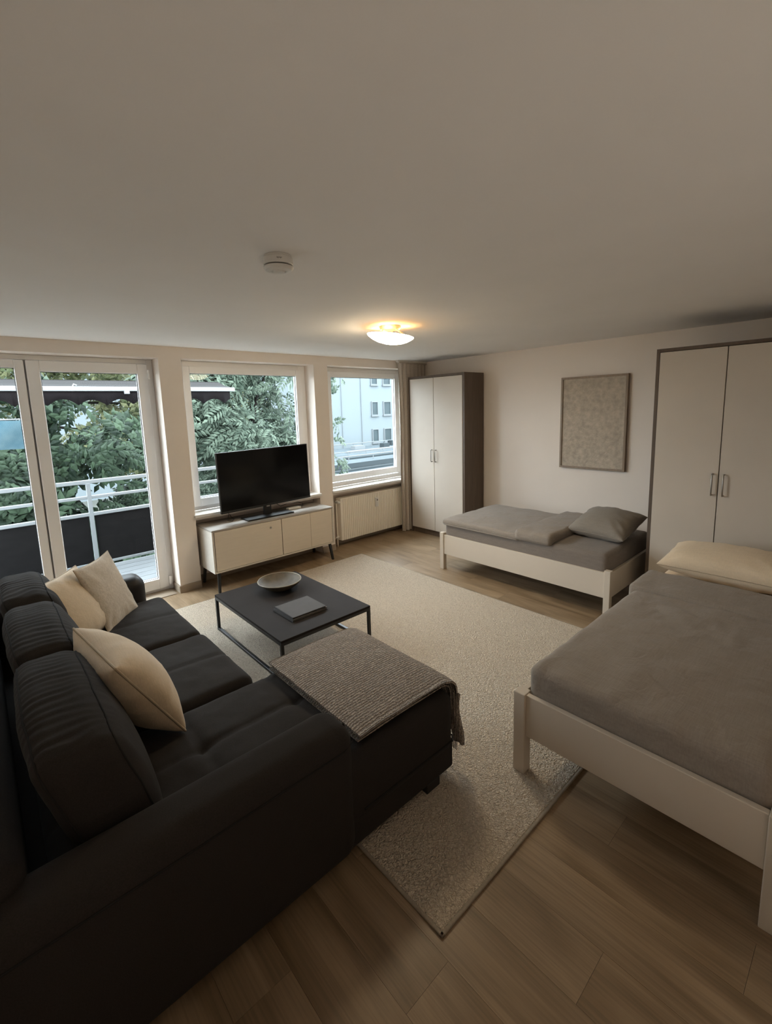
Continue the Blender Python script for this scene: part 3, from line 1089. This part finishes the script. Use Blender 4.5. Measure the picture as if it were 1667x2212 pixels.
# ---- pillows
def pillow_mesh(wd, ht, th, seed, mtx, pinch=.07, n=36, wr=.006, square=.42):
    vs_, fs_ = [], []
    idx = {}
    border = []

    def pos(u, v, s):
        e_ = max(0.0, (1 - u * u)) * max(0.0, (1 - v * v))
        x_ = wd / 2 * u * (1 - pinch * (1 - v * v) * abs(u))
        y_ = ht / 2 * v * (1 - pinch * (1 - u * u) * abs(v))
        h = th / 2 * e_ ** square
        rad = wr * mnoise.noise(Vector((math.atan2(v, u) * 5 + seed, (u * u + v * v) * .8, seed + s)))
        rad += wr * .7 * mnoise.noise(Vector((u * 3 + seed, v * 3, seed * 2 + s)))
        h += rad * (1 - e_) ** .5 * min(1, e_ * 12)
        return mtx @ Vector((x_, y_, s * h))
    ts = [math.sin(math.pi / 2 * (2 * i / n - 1)) for i in range(n + 1)]
    for s in (1, -1):
        for i in range(n + 1):
            for j in range(n + 1):
                edge = i in (0, n) or j in (0, n)
                key = (i, j, 0 if edge else s)
                if key not in idx:
                    idx[key] = len(vs_)
                    vs_.append(tuple(pos(ts[i], ts[j], s)))
        for i in range(n):
            for j in range(n):
                q = []
                for (a, b) in ((i, j), (i + 1, j), (i + 1, j + 1), (i, j + 1)):
                    edge = a in (0, n) or b in (0, n)
                    q.append(idx[(a, b, 0 if edge else s)])
                fs_.append(tuple(q) if s > 0 else tuple(reversed(q)))
    loop = [(i, 0) for i in range(n)] + [(n, j) for j in range(n)] + [(i, n) for i in range(n, 0, -1)] + [(0, j) for j in range(n, 0, -1)]
    border = [vs_[idx[(a, b, 0)]] for a, b in loop]
    return MB().add(vs_, fs_), border


def pillow(name, wd, ht, th, mtx, mt, pm_, label, group, seed, pipe=.005, **k):
    mb, border = pillow_mesh(wd, ht, th, seed, mtx, **k)
    lo = np.array(mb.v).min(0)
    hi = np.array(mb.v).max(0)
    t = thing(name, ((lo[0] + hi[0]) / 2, (lo[1] + hi[1]) / 2, lo[2]), label, 'pillow', group)
    obj('cover', mb, mt, t, True)
    if pipe:
        obj('piping', MB().tube(border, pipe, 6, closed=True), pm_, t, True)
    return t


def frame_mtx(c, xdir, ydir):
    X_ = Vector(xdir).normalized()
    Y_ = Vector(ydir)
    Y_ = (Y_ - X_ * Y_.dot(X_)).normalized()
    Z_ = X_.cross(Y_)
    mm = Matrix((X_, Y_, Z_)).transposed().to_4x4()
    mm.translation = c
    return mm


pillow('throw_pillow', .52, .46, .25, frame_mtx((.385, 2.155, .6575), (-.06, .52, .0), (-.226, .01, .38)), 'beige', 'piping',
       'large smooth beige pillow with piped edges leaning on the nearest back cushion', 'sofa pillows', 2.0, wr=.010)
pillow('throw_pillow', .44, .44, .15, frame_mtx((.335, 3.225, .66), (.66, .72, 0), (-.25, .06, .38)), 'beige', 'piping',
       'tan pillow leaning on the farthest back cushion, partly behind the ecru one', 'sofa pillows', 5.0)
pillow('throw_pillow', .40, .46, .085, frame_mtx((.555, 3.395, .655), (.22, .28, .0), (-.21, -.03, .38)), 'ecru', 'piping',
       'ecru linen pillow leaning in front of the tan one near the black armrest', 'sofa pillows', 8.0, pipe=.003)

# ---- throw blanket on the chaise
th = thing('throw_blanket', (1.30, 1.7, .445), 'grey brown knitted throw folded over the end of the chaise', 'blanket')


def sheet_over(profile, y0, y1, ny, t, wob=.004, seed=1.0):
    """a thick cloth that follows the profile (x, z) and spans y0..y1; rounded rims"""
    P = [Vector((p[0], 0, p[1])) for p in profile]
    n = len(P)
    nr = []
    for i in range(n):
        a, b = P[max(0, i - 1)], P[min(n - 1, i + 1)]
        d_ = (b - a).normalized()
        nr.append(Vector((-d_.z, 0, d_.x)))
    vs_, fs_ = [], []
    ys = np.linspace(y0, y1, ny + 1)
    for s in (0, 1):
        for i in range(n):
            for j, y in enumerate(ys):
                e_ = min(1.0, min(i, n - 1 - i) / 2.0 + .15, min(j, ny - j) / 2.0 + .15)
                h = (t * (.5 + .5 * math.sqrt(e_))) if s else t * (.5 - .5 * math.sqrt(e_))
                q = P[i] + nr[i] * (h + (wob * fnoise((P[i].x, y, P[i].z), 9, seed) if s else 0))
                yo = .006 * fnoise((P[i].x, y, 0), 4, seed + 3)
                vs_.append((q.x, y + yo, q.z))
    N1 = n * (ny + 1)
    for i in range(n - 1):
        for j in range(ny):
            a = i * (ny + 1) + j
            q = (a, a + 1, a + ny + 2, a + ny + 1)
            fs_.append(q)
            fs_.append(tuple(N1 + k for k in reversed(q)))
    rim = [(i, 0) for i in range(n)] + [(n - 1, j) for j in range(1, ny + 1)] + [(i, ny) for i in range(n - 2, -1, -1)] + [(0, j) for j in range(ny - 1, 0, -1)]
    ids = [i * (ny + 1) + j for i, j in rim]
    for a, b in zip(ids, ids[1:] + ids[:1]):
        fs_.append((a, a + N1, b + N1, b))
    return MB().add(vs_, fs_)


prof = [(1.015 + (1.535 - 1.015) * k / 24, .4575 + .006 * math.sin(k / 24 * math.pi)) for k in range(25)]
prof += [(1.565, .450), (1.583, .432), (1.592, .405), (1.594, .37), (1.593, .33)]
obj('lower_fold', sheet_over(prof, 1.335, 2.075, 34, .020), 'throw', th, True)
prof2 = [(x_ + (.004 if i < 25 else .0), z_ + .0215) if i < 25 else (x_ + .021, z_ + .014) for i, (x_, z_) in enumerate(prof[:-1])]
obj('upper_fold', sheet_over(prof2, 1.322, 2.088, 34, .024, seed=4.0), 'throw', th, True)
tail = MB()
vv, ff = [], []
for s in (0, 1):
    for i in range(11):
        for j in range(6):
            z = .40 - .27 * i / 10
            y = 1.30 + (.10 - .03 * i / 10) * j / 5 + .015 * math.sin(i * .5)
            vv.append((1.618 + .012 * s + .006 * math.sin(j * 2.2 + i * .3) + .010 * i / 10, y, z))
for s in (0, 1):
    for i in range(10):
        for j in range(5):
            a = s * 66 + i * 6 + j
            q = (a, a + 6, a + 7, a + 1)
            ff.append(q if s else tuple(reversed(q)))
rim = [(i, 0) for i in range(11)] + [(10, j) for j in range(1, 6)] + [(i, 5) for i in range(9, -1, -1)] + [(0, j) for j in range(4, 0, -1)]
ids = [i * 6 + j for i, j in rim]
for a, b in zip(ids, ids[1:] + ids[:1]):
    ff.append((a, b, b + 66, a + 66))
tail.add(vv, ff)
for k in range(9):
    y = 1.318 + .008 * k
    tail.tube([(1.622, y, .135), (1.624, y + .003, .112), (1.623, y + random.uniform(-.004, .004), .09)], .0022, 5)
obj('fringe_end', tail, 'throw', th, True)

# ---- coffee table with bowl and books
TX0, TX1, TY0, TY1, TZ = 1.335, 2.10, 2.535, 3.62, .318
ct = thing('coffee_table', ((TX0 + TX1) / 2, (TY0 + TY1) / 2, RZ), 'low dark coffee table with black metal frame on the rug', 'table')
obj('table_top', B(TX0, TX1, TY0, TY1, TZ - .016, TZ, r=.003, seg=1), 'tabletop', ct)
q = .022
fr = MB()
for (a, b, c_, d_) in ((TX0, TX1, TY0, TY0 + q), (TX0, TX1, TY1 - q, TY1), (TX0, TX0 + q, TY0 + q, TY1 - q), (TX1 - q, TX1, TY0 + q, TY1 - q)):
    fr.rbox(a, b, c_, d_, TZ - .016 - q, TZ - .016, r=.002, seg=1)
obj('top_frame', fr, 'black', ct)
for xx in (TX0, TX1 - q):
    for yy in (TY0, TY1 - q):
        obj('leg', B(xx, xx + q, yy, yy + q, RZ, TZ - .016 - q, r=.002, seg=1), 'black', ct)
    obj('floor_runner', B(xx, xx + q, TY0 + q, TY1 - q, RZ, RZ + q, r=.002, seg=1), 'black', ct)

bo = thing('bowl', (1.785, 3.34, TZ), 'shallow brown stoneware bowl on the dark coffee table', 'bowl')
mt_ = Matrix.Translation((1.785, 3.34, TZ))
obj('body', MB().lathe([(0, .0), (.075, .0), (.085, .006), (.13, .028), (.165, .055), (.178, .074), (.180, .078), (.174, .078), (.158, .056), (.12, .032), (.06, .018), (0, .016)], 56, mt_), 'bowl', bo, True)
obj('rim', MB().tube([(1.785 + .1775 * math.cos(a), 3.34 + .1775 * math.sin(a), TZ + .078) for a in np.linspace(0, 2 * math.pi, 64, endpoint=False)], .0045, 8, closed=True), 'bowlrim', bo, True)


def book(x0, x1, y0, y1, z0, h, rz, label, name='book'):
    c = Vector(((x0 + x1) / 2, (y0 + y1) / 2, z0))
    R_ = Matrix.Translation(c) @ Matrix.Rotation(rz, 4, 'Z') @ Matrix.Translation(-c)
    t = thing(name, c, label, 'book', 'books on the coffee table')
    obj('page_block', MB().rbox(x0 + .006, x1 - .005, y0 + .005, y1 - .005, z0 + .003, z0 + h - .003, r=.0012, seg=1, mtx=R_), 'paper', t)
    obj('cover_board', MB().rbox(x0, x1, y0, y1, z0, z0 + .003, r=.001, seg=1, mtx=R_), 'cover', t)
    obj('cover_board', MB().rbox(x0, x1, y0, y1, z0 + h - .003, z0 + h, r=.001, seg=1, mtx=R_), 'cover', t)
    obj('spine', MB().rbox(x0 - .001, x0 + .004, y0, y1, z0, z0 + h, r=.001, seg=1, mtx=R_), 'cover', t)
    return t


book(1.532, 1.832, 2.715, 2.99, TZ, .017, .02, 'lower grey hardcover book lying on the dark coffee table')
book(1.540, 1.826, 2.722, 2.985, TZ + .017, .013, -.005, 'upper grey hardcover book, lying on another book on the table')

# ---- TV cabinet
KX0, KX1, KY0, KY1, KZ0, KZ1 = 1.645, 3.115, 4.395, 4.845, .205, .650
cb = thing('tv_cabinet', ((KX0 + KX1) / 2, (KY0 + KY1) / 2, 0), 'long greige media cabinet on black legs under the middle window', 'cabinet')
obj('top_panel', B(KX0, KX1, KY0, KY1, KZ1 - .018, KZ1, r=.003, seg=1), 'cabtop', cb)
obj('bottom_panel', B(KX0, KX1, KY0, KY1, KZ0, KZ0 + .018, r=.002, seg=1), 'cabbody', cb)
for xx in (KX0, KX1 - .018):
    obj('side_panel', B(xx, xx + .018, KY0, KY1, KZ0 + .018, KZ1 - .018), 'cabbody', cb)
obj('back_panel', B(KX0 + .018, KX1 - .018, KY1 - .012, KY1, KZ0 + .018, KZ1 - .018), 'cabbody', cb)
sp = [KX0 + .021, 2.418, 2.79, KX1 - .021]
for a, b in zip(sp, sp[1:]):
    gap = .0035 if a != 2.79 else .0012
    dr = obj('door', B(a + gap, b - (.0035 if b != 2.79 else .0012), KY0 - .002, KY0 + .016, KZ0 + .021, KZ1 - .021, r=.0015, seg=1), 'cabfront', cb)
    if a == sp[0]:
        lk = MB().tube([(2.285, KY0 - .002, .560), (2.285, KY0 - .007, .560)], .011, 14)
        obj('lock', lk, 'metal', dr)
for sx, xx in ((-1, KX0 + .055), (1, KX1 - .045)):
    for yy, dy in ((KY0 + .04, -.03), (KY1 - .05, .02)):
        lv_ = [(xx + dx_ * .015 + (sx * .018 + (dx_ * -.004)) * (1 - t_), yy + dy_ * .012 + dy * (1 - t_), KZ0 * t_) for t_ in (0, 1) for dx_, dy_ in ((-1, -1), (1, -1), (1, 1), (-1, 1))]
        obj('leg', MB().add(lv_, [(3, 2, 1, 0), (4, 5, 6, 7), (0, 1, 5, 4), (1, 2, 6, 5), (2, 3, 7, 6), (3, 0, 4, 7)]), 'black', cb)
    obj('leg_bar', MB().tube([(xx, KY0 + .04, KZ0 - .010), (xx, KY1 - .05, KZ0 - .010)], .0105, 8), 'black', cb)

# ---- television
tv = thing('television', (2.35, 4.60, KZ1), 'black flat screen television on the media cabinet', 'television')
TR_ = Matrix.Translation((2.395, 4.585, 0)) @ Matrix.Rotation(math.radians(-1.0), 4, 'Y')
tx0, tx1, tz0, tz1 = -.545, .545, .765, 1.405
obj('housing', MB().rbox(tx0, tx1, .0, .030, tz0, tz1, r=.006, seg=2, mtx=TR_).rbox(tx0 + .12, tx1 - .12, .028, .065, tz0 + .05, tz1 - .18, r=.015, seg=2, mtx=TR_), 'tvplastic', tv)
obj('screen', MB().box(tx0 + .010, tx1 - .010, -.002, .002, tz0 + .022, tz1 - .010, mtx=TR_), 'screen', tv)
bz = MB()
for a in ((tx0, tx1, tz0, tz0 + .022), (tx0, tx1, tz1 - .010, tz1), (tx0, tx0 + .010, tz0, tz1), (tx1 - .010, tx1, tz0, tz1)):
    bz.rbox(a[0], a[1], -.005, .004, a[2], a[3], r=.002, seg=1, mtx=TR_)
obj('bezel', bz, 'tvplastic', tv)
obj('stand_neck', B(2.325, 2.415, 4.592, 4.622, KZ1 + .010, .80, r=.006, seg=2), 'tvplastic', tv)
obj('stand_base', B(2.075, 2.635, 4.475, 4.665, KZ1, KZ1 + .016, r=.006, seg=2), 'tvplastic', tv)
obj('logo_tab', B(2.350, 2.390, 4.578, 4.584, .752, .768, r=.002, seg=1), 'metal', tv)
cbl = thing('power_adapter', (2.72, 4.70, KZ1), 'small white adapter with black cable beside the television stand', 'adapter')
obj('case', B(2.66, 2.83, 4.64, 4.70, KZ1, KZ1 + .022, r=.006, seg=2), 'plastic', cbl)
obj('cable', MB().tube([(2.83, 4.67, KZ1 + .012), (2.88, 4.68, KZ1 + .02), (2.90, 4.72, KZ1 + .035), (2.86, 4.76, KZ1 + .05), (2.74, 4.76, KZ1 + .06), (2.60, 4.72, KZ1 + .05), (2.52, 4.66, KZ1 + .10), (2.50, 4.66, KZ1 + .20)], .0035, 6), 'black', cbl, True)
cc = tag(obj('cable', MB().tube([(1.92, 4.64, .81), (1.93, 4.62, .74), (1.90, 4.60, .675), (1.96, 4.62, .657), (2.02, 4.70, .657), (2.03, 4.80, .657), (2.03, 4.855, .70)], .0035, 6), 'black', None, True),
         'thin black cable hanging behind the left end of the television', 'cable')

# ---- radiator
QX0, QX1, QY, QZ0, QZ1 = 3.475, 4.78, 4.725, .085, .645
ra = thing('radiator', ((QX0 + QX1) / 2, QY + .05, 0), 'white ribbed panel radiator under the right window', 'radiator')
pv, pf = [], []
nr_ = 40
per = (QX1 - QX0 - .03) / nr_
xs = [QX0]
prf = [(QX0, QY)]
for k in range(nr_):
    xa = QX0 + .015 + k * per
    prf += [(xa, QY), (xa + per * .62, QY), (xa + per * .70, QY + .009), (xa + per * .92, QY + .009)]
prf += [(QX1 - .015, QY), (QX1, QY)]
for (a, b) in prf:
    pv += [(a, b, QZ0), (a, b, QZ1 - .004), (a, QY + .02, QZ0), (a, QY + .02, QZ1 - .004)]
for k in range(len(prf) - 1):
    a, b = k * 4, k * 4 + 4
    pf += [(a, b, b + 1, a + 1), (a + 2, a + 3, b + 3, b + 2), (a, a + 2, b + 2, b), (a + 1, b + 1, b + 3, a + 3)]
pf += [(0, 1, 3, 2), (len(pv) - 4, len(pv) - 2, len(pv) - 1, len(pv) - 3)]
obj('front_panel', MB().add(pv, pf), 'rad', ra)
obj('rear_panel', B(QX0, QX1, QY + .075, QY + .095, QZ0, QZ1, r=.003, seg=1), 'rad', ra)
obj('top_grille', B(QX0 - .002, QX1 + .002, QY - .003, QY + .098, QZ1 - .006, QZ1 + .006, r=.003, seg=1), 'rad', ra)
obj('side_cover', B(QX0 - .004, QX0 + .004, QY - .002, QY + .095, QZ0, QZ1, r=.002, seg=1), 'rad', ra)
pp = MB().tube([(QX0 - .035, QY + .05, 0), (QX0 - .035, QY + .05, .10), (QX0 - .035, QY + .05, .57), (QX0 - .030, QY + .05, .60), (QX0 - .005, QY + .05, .61)], .009, 8)
obj('pipe', pp, 'rad', ra, True)
va = MB().tube([(QX0 - .045, QY + .05, .60), (QX0 - .015, QY + .05, .61)], .017, 10)
va.tube([(QX0 - .035, QY + .05, .60), (QX0 - .035, QY + .0, .605), (QX0 - .035, QY - .02, .605)], .016, 10)
obj('valve', va, 'plastic', ra, True)
lv = MB().tube([(QX0 - .06, QY + .05, .125), (QX0 - .005, QY + .05, .125)], .011, 8).tube([(QX0 - .035, QY + .05, .10), (QX0 - .035, QY + .05, .15)], .015, 8)
obj('return_valve', lv, 'plastic', ra, True)
hm = thing('heat_meter', (4.09, QY - .012, .455), 'small white heat meter clipped to the radiator front', 'meter')
obj('case', B(4.062, 4.114, QY - .026, QY - .001, .445, .575, r=.008, seg=3), 'plastic', hm, True)
obj('display', B(4.079, 4.099, QY - .0275, QY - .0255, .530, .552), 'greyplastic', hm)

# ---- curtain in the corner
cu = thing('curtain', (4.72, 4.60, 0), 'greige curtain hanging from ceiling to floor beside the narrow wardrobe', 'curtain')
vv, ff = [], []
nx, nz = 120, 14
CX0, CX1 = 4.50, 5.06
for s in (0, 1):
    for k in range(nz + 1):
        z = .012 + (CZ - .035 - .012) * k / nz
        for i in range(nx + 1):
            t = i / nx
            am = .022 * (1 - .15 * k / nz)
            xx = CX0 + (CX1 - CX0) * t + .012 * math.sin(t * 50 + k * .1) + (.012 * (1 - k / nz) if t < .1 else 0)
            yy = 4.645 + am * math.sin(t * 2 * math.pi * 7.3 + .3 * math.sin(k * .5)) + .004 * s
            vv.append((xx, yy, z))
for s in (0, 1):
    for k in range(nz):
        for i in range(nx):
            a = s * (nx + 1) * (nz + 1) + k * (nx + 1) + i
            qd = (a, a + 1, a + nx + 2, a + nx + 1)
            ff.append(qd if not s else tuple(reversed(qd)))
obj('cloth', MB().add(vv, ff), 'curtain', cu, True)
obj('heading_tape', B(CX0, CX1, 4.618, 4.672, CZ - .04, CZ - .022, r=.004, seg=1), 'curtain', cu)
ctk = tag(obj('curtain_track', B(4.48, 5.07, 4.62, 4.67, CZ - .022, CZ, r=.004, seg=1), 'plastic'), 'white curtain track on the ceiling above the greige curtain', 'curtain track')


# ---- wardrobes
def wardrobe(x0, y0, y1, h, label, split, hz, edge, handle):
    t = thing('wardrobe', ((x0 + WR) / 2, (y0 + y1) / 2, 0), label, 'wardrobe')
    x1 = WR - .016
    e_ = edge
    obj('side_panel', B(x0 + .0, x1, y0, y0 + e_, 0, h, r=.002, seg=1), 'wdark', t)
    obj('side_panel', B(x0 + .0, x1, y1 - e_, y1, 0, h, r=.002, seg=1), 'wdark', t)
    obj('top_panel', B(x0 + .0, x1, y0 + e_, y1 - e_, h - e_, h, r=.002, seg=1), 'wdark', t)
    obj('plinth', B(x0 + .02, x1, y0 + e_, y1 - e_, 0, .075), 'wdark', t)
    obj('back_panel', B(x1 - .01, x1, y0 + e_, y1 - e_, .075, h - e_), 'wdark', t)
    obj('inner_shelf', B(x0 + .05, x1 - .01, y0 + e_, y1 - e_, .075, .095), 'wdark', t)
    for a, b, sgn in ((y0 + e_ + .003, split - .003, -1), (split + .003, y1 - e_ - .003, 1)):
        dd = obj('door', B(x0 - .006, x0 + .014, a, b, .08, h - e_ - .004, r=.002, seg=1), 'wdoor', t)
        hy = split + sgn * handle
        z0_, z1_ = hz
        hb = MB().tube([(x0 - .005, hy, z1_), (x0 - .03, hy, z1_), (x0 - .034, hy, z1_ - .006), (x0 - .034, hy, z0_ + .006), (x0 - .03, hy, z0_), (x0 - .005, hy, z0_)], .0055, 8)
        obj('handle', hb, 'metal', dd, True)
    return t


wardrobe(4.66, 3.625, 4.608, 2.215, 'two door greige wardrobe with dark side in the corner by the curtain', 4.14, (1.055, 1.215), .030, .035)
wardrobe(4.25, .385, 1.342, 2.205, 'large two door wardrobe with dark edges behind the bed with cream pillow', .862, (1.05, 1.215), .026, .036)


# ---- beds
def bed(x0, x1, y0, y1, rail0, rail1, leg_top, label, lw=.052, legz=None, rt=.026):
    t = thing('single_bed', ((x0 + x1) / 2, (y0 + y1) / 2, 0), label, 'bed')
    legz = legz or {}
    for i, (a, b) in enumerate(((x0, y0), (x0, y1 - lw), (x1 - lw, y0), (x1 - lw, y1 - lw))):
        obj('leg', B(a, a + lw, b, b + lw, legz.get(i, 0.0), leg_top, r=.004, seg=1), 'bedpaint', t)
    for xx in (x0 + .012, x1 - .012 - rt):
        obj('end_rail', B(xx, xx + rt, y0 + lw, y1 - lw, rail0, rail1, r=.003, seg=1), 'bedpaint', t)
    for yy in (y0 + .012, y1 - .012 - rt):
        obj('side_rail', B(x0 + lw, x1 - lw, yy, yy + rt, rail0, rail1, r=.003, seg=1), 'bedpaint', t)
    n = 12
    long_x = (x1 - x0) > (y1 - y0)
    for k in range(n):
        if long_x:
            c = x0 + .15 + (x1 - x0 - .3) * k / (n - 1)
            obj('slat', B(c - .035, c + .035, y0 + .012 + rt, y1 - .012 - rt, rail1 - .085, rail1 - .065), 'bedpaint', t)
        else:
            c = y0 + .15 + (y1 - y0 - .3) * k / (n - 1)
            obj('slat', B(x0 + .012 + rt, x1 - .012 - rt, c - .035, c + .035, rail1 - .085, rail1 - .065), 'bedpaint', t)
    return t


def soft_disp(amp, s, seed, zlo, crown=0.0, sag=None):
    def fn(v):
        out = v.copy()
        x0, x1, y0, y1 = v[:, 0].min(), v[:, 0].max(), v[:, 1].min(), v[:, 1].max()
        for i, p in enumerate(v):
            k = 1.0 if p[2] > zlo else 0.0
            n1 = fnoise(p, s, seed) + .5 * fnoise(p, s * 2.3, seed + 5)
            u = (p[0] - x0) / (x1 - x0) * 2 - 1
            w_ = (p[1] - y0) / (y1 - y0) * 2 - 1
            out[i, 2] += k * (amp * n1 + crown * (1 - u * u) * (1 - w_ * w_))
            out[i, 0] += .4 * amp * fnoise(p, s * 1.5, seed + 9)
            out[i, 1] += .4 * amp * fnoise(p, s * 1.5, seed + 13)
        return out
    return fn


# bed along the right wall
bed(3.74, 4.80, 1.432, 3.262, .175, .395, .418, 'greige single bed frame along the wall below the picture')
mb = MB().rbox(3.772, 4.77, 1.472, 3.222, .335, .545, r=.05, n=(30, 50, 4), seg=4, disp=soft_disp(.005, 6, 2.0, .48, .008))
tag(obj('mattress', mb, 'sheet', None, True), 'grey sheeted mattress in the bed below the picture', 'mattress')
mb = MB().rbox(3.752, 4.78, 2.26, 3.238, .505, .572, r=.028, n=(40, 44, 2), seg=4, disp=soft_disp(.008, 5, 6.0, .53, .012))
dv = thing('duvet', (4.26, 2.6, .505), 'grey linen duvet with turned back end on the bed below the picture', 'duvet')
obj('cover', mb, 'grey', dv, True)
obj('hem', MB().tube([(3.752, y, .515) for y in np.linspace(2.30, 3.21, 24)], .006, 6), 'grey', dv, True)
mb = MB().rbox(3.736, 4.78, 1.955, 2.335, .512, .622, r=.045, n=(40, 20, 2), seg=4, disp=soft_disp(.009, 6, 11.0, .56, .010))
obj('folded_end', mb, 'grey', dv, True)
pillow('bed_pillow', .50, .52, .23, frame_mtx((4.335, 1.715, .665), (.45, -.03, .12), (0, 1, 0.0)), 'greypillow', 'greypillow',
       'grey square pillow on the bed below the picture', 'bed pillows', 14.0, pipe=.0035, pinch=.06, wr=.012)

# bed in the foreground
bed(1.80, 4.18, .098, 1.112, .215, .428, .432, 'greige bed frame in the right foreground with tall square legs', lw=.06, legz={1: RZ}, rt=.028)
mb = MB().rbox(1.875, 4.135, .160, 1.050, .365, .535, r=.045, n=(30, 20, 3), seg=4)
tag(obj('mattress', mb, 'cream', None, True), 'cream sheeted mattress under the grey cover in the foreground bed', 'mattress')


def cover_disp(v):
    f_ = soft_disp(.007, 7.0, 21.0, .50, .012)
    return f_(v)


cv = thing('bed_cover', (2.6, .6, .40), 'large smooth grey linen cover on the foreground bed', 'duvet')
mb = MB().rbox(1.845, 3.42, .141, 1.069, .345, .562, r=.05, n=(60, 40, 4), seg=5, disp=cover_disp)
obj('cover', mb, 'grey', cv, True)
mb = MB().rbox(3.13, 3.52, .130, 1.088, .432, .600, r=.04, n=(24, 40, 4), seg=5, disp=soft_disp(.005, 6, 31.0, .50, .008))
obj('folded_end', mb, 'grey', cv, True)
pillow('bed_pillow', .48, .88, .24, frame_mtx((3.81, .615, .648), (1, 0, .10), (0, 1, 0)), 'cream', 'piping',
       'wide cream pillow at the head of the foreground bed', 'bed pillows', 19.0, pipe=.003, pinch=.05, wr=.013)

# ---- picture on the right wall
pc = thing('framed_picture', (WR - .015, 2.195, 1.055), 'beige textured canvas in a thin oak frame on the right wall', 'picture')
py0, py1, pz0, pz1, pw = 1.838, 2.552, 1.058, 2.075, .022
for a in ((py0, py1, pz0, pz0 + pw), (py0, py1, pz1 - pw, pz1), (py0, py0 + pw, pz0 + pw, pz1 - pw), (py1 - pw, py1, pz0 + pw, pz1 - pw)):
    obj('frame_bar', B(WR - .042, WR, a[0], a[1], a[2], a[3], r=.002, seg=1), 'frame', pc)
obj('canvas', B(WR - .030, WR - .004, py0 + pw - .002, py1 - pw + .002, pz0 + pw - .002, pz1 - pw + .002), 'canvas', pc)

# ---- smoke detector
DX, DY = 1.05, 1.792
sd = thing('smoke_detector', (DX, DY, CZ - .06), 'round white smoke detector on the ceiling', 'smoke detector')
T_ = Matrix.Translation((DX, DY, CZ))
obj('base_ring', MB().lathe([(0, 0), (.056, 0), (.058, -.004), (.058, -.010), (.052, -.011), (0, -.011)], 48, T_), 'plastic', sd, True)
obj('body', MB().lathe([(0, -.010), (.060, -.010), (.061, -.013), (.061, -.036), (.059, -.039), (0, -.039)], 48, T_), 'plastic', sd)
obj('vent_ring', MB().lathe([(0, -.038), (.052, -.038), (.052, -.048), (0, -.048)], 48, T_), 'greyplastic', sd)
obj('cap', MB().lathe([(0, -.046), (.062, -.046), (.062, -.050), (.054, -.058), (.036, -.062), (.030, -.062), (.029, -.060), (.027, -.060), (.024, -.066), (0, -.068)], 48, T_), 'plastic', sd)
mk = MB()
for k in range(5):
    a = math.radians(236 + k * 4.2)
    mk.add([(DX + .0615 * math.cos(a + s), DY + .0615 * math.sin(a + s), CZ - z) for s, z in ((-.022, .021), (.022, .021), (.022, .025 + .002 * (k % 2)), (-.022, .025 + .002 * (k % 2)))], [(0, 1, 2, 3)])
obj('printed_mark', mk, 'greyplastic', sd)

# ---- ceiling lamp, switched on
LX, LY = 2.600, 2.762
lp = thing('ceiling_lamp', (LX, LY, 2.31), 'lit opal glass dish lamp on the ceiling', 'lamp')
tilt = Matrix.Translation((LX - .005, LY - .005, 2.368)) @ Matrix.Rotation(math.radians(7), 4, Vector((.75, .66, 0)).normalized())
obj('shade', MB().lathe([(0, -.062), (.05, -.060), (.10, -.050), (.145, -.032), (.178, -.010), (.188, .002)], 56, tilt), 'shade', lp, True)
obj('shade_top', MB().lathe([(.188, .002), (.184, .006), (.15, .001), (.08, -.004), (0, -.005)], 56, tilt), 'plastic', lp, True)
obj('ceiling_plate', MB().lathe([(0, 0), (.085, 0), (.088, -.006), (.080, -.026), (.03, -.030), (0, -.030)], 40, Matrix.Translation((LX, LY, CZ))), 'brass', lp, True)
for k in range(3):
    a = math.radians(35 + 120 * k)
    obj('support_arm', MB().tube([(LX + .055 * math.cos(a), LY + .055 * math.sin(a), CZ - .024), (LX + .09 * math.cos(a), LY + .09 * math.sin(a), CZ - .05), (LX + .13 * math.cos(a), LY + .13 * math.sin(a), 2.375)], .006, 6), 'brass', lp, True)
for k in range(3):
    a = math.radians(95 + 120 * k)
    l = bpy.data.lights.new('lamp_bulb', 'POINT')
    l.energy = 0.55
    l.color = (1.0, 0.58, 0.24)
    l.shadow_soft_size = .02
    o = bpy.data.objects.new('lamp_bulb', l)
    COL.objects.link(o)
    o.parent = lp
    o.location = Vector((LX + .11 * math.cos(a), LY + .11 * math.sin(a), 2.402)) - lp.location

# ---- added fill light, can-shaped, unseen behind the viewpoint, to brighten the ceiling
UX, UY = 0.85, -0.95
ul = thing('added_fill_uplighter', (UX, UY, 0), 'added fill light in a small black can on the floor behind the viewpoint', 'lamp')
T_ = Matrix.Translation((UX, UY, 0))
obj('housing', MB().lathe([(0, 0), (.11, 0), (.115, .004), (.115, .22), (.110, .22), (.108, .17), (0, .165)], 40, T_), 'black', ul, True)
obj('fill_bulb', MB().lathe([(0, .165), (.02, .166), (.03, .18), (.03, .195), (.018, .208), (0, .21)], 24, T_), 'plastic', ul, True)
l = bpy.data.lights.new('added_fill_light', 'AREA')
l.shape = 'DISK'
l.size = .20
l.energy = 7.2
l.color = (1.0, 0.90, 0.77)
o = bpy.data.objects.new('added_fill_light', l)
COL.objects.link(o)
o.parent = ul
o.location = (0, 0, .222)
o.rotation_euler = (math.pi, 0, 0)
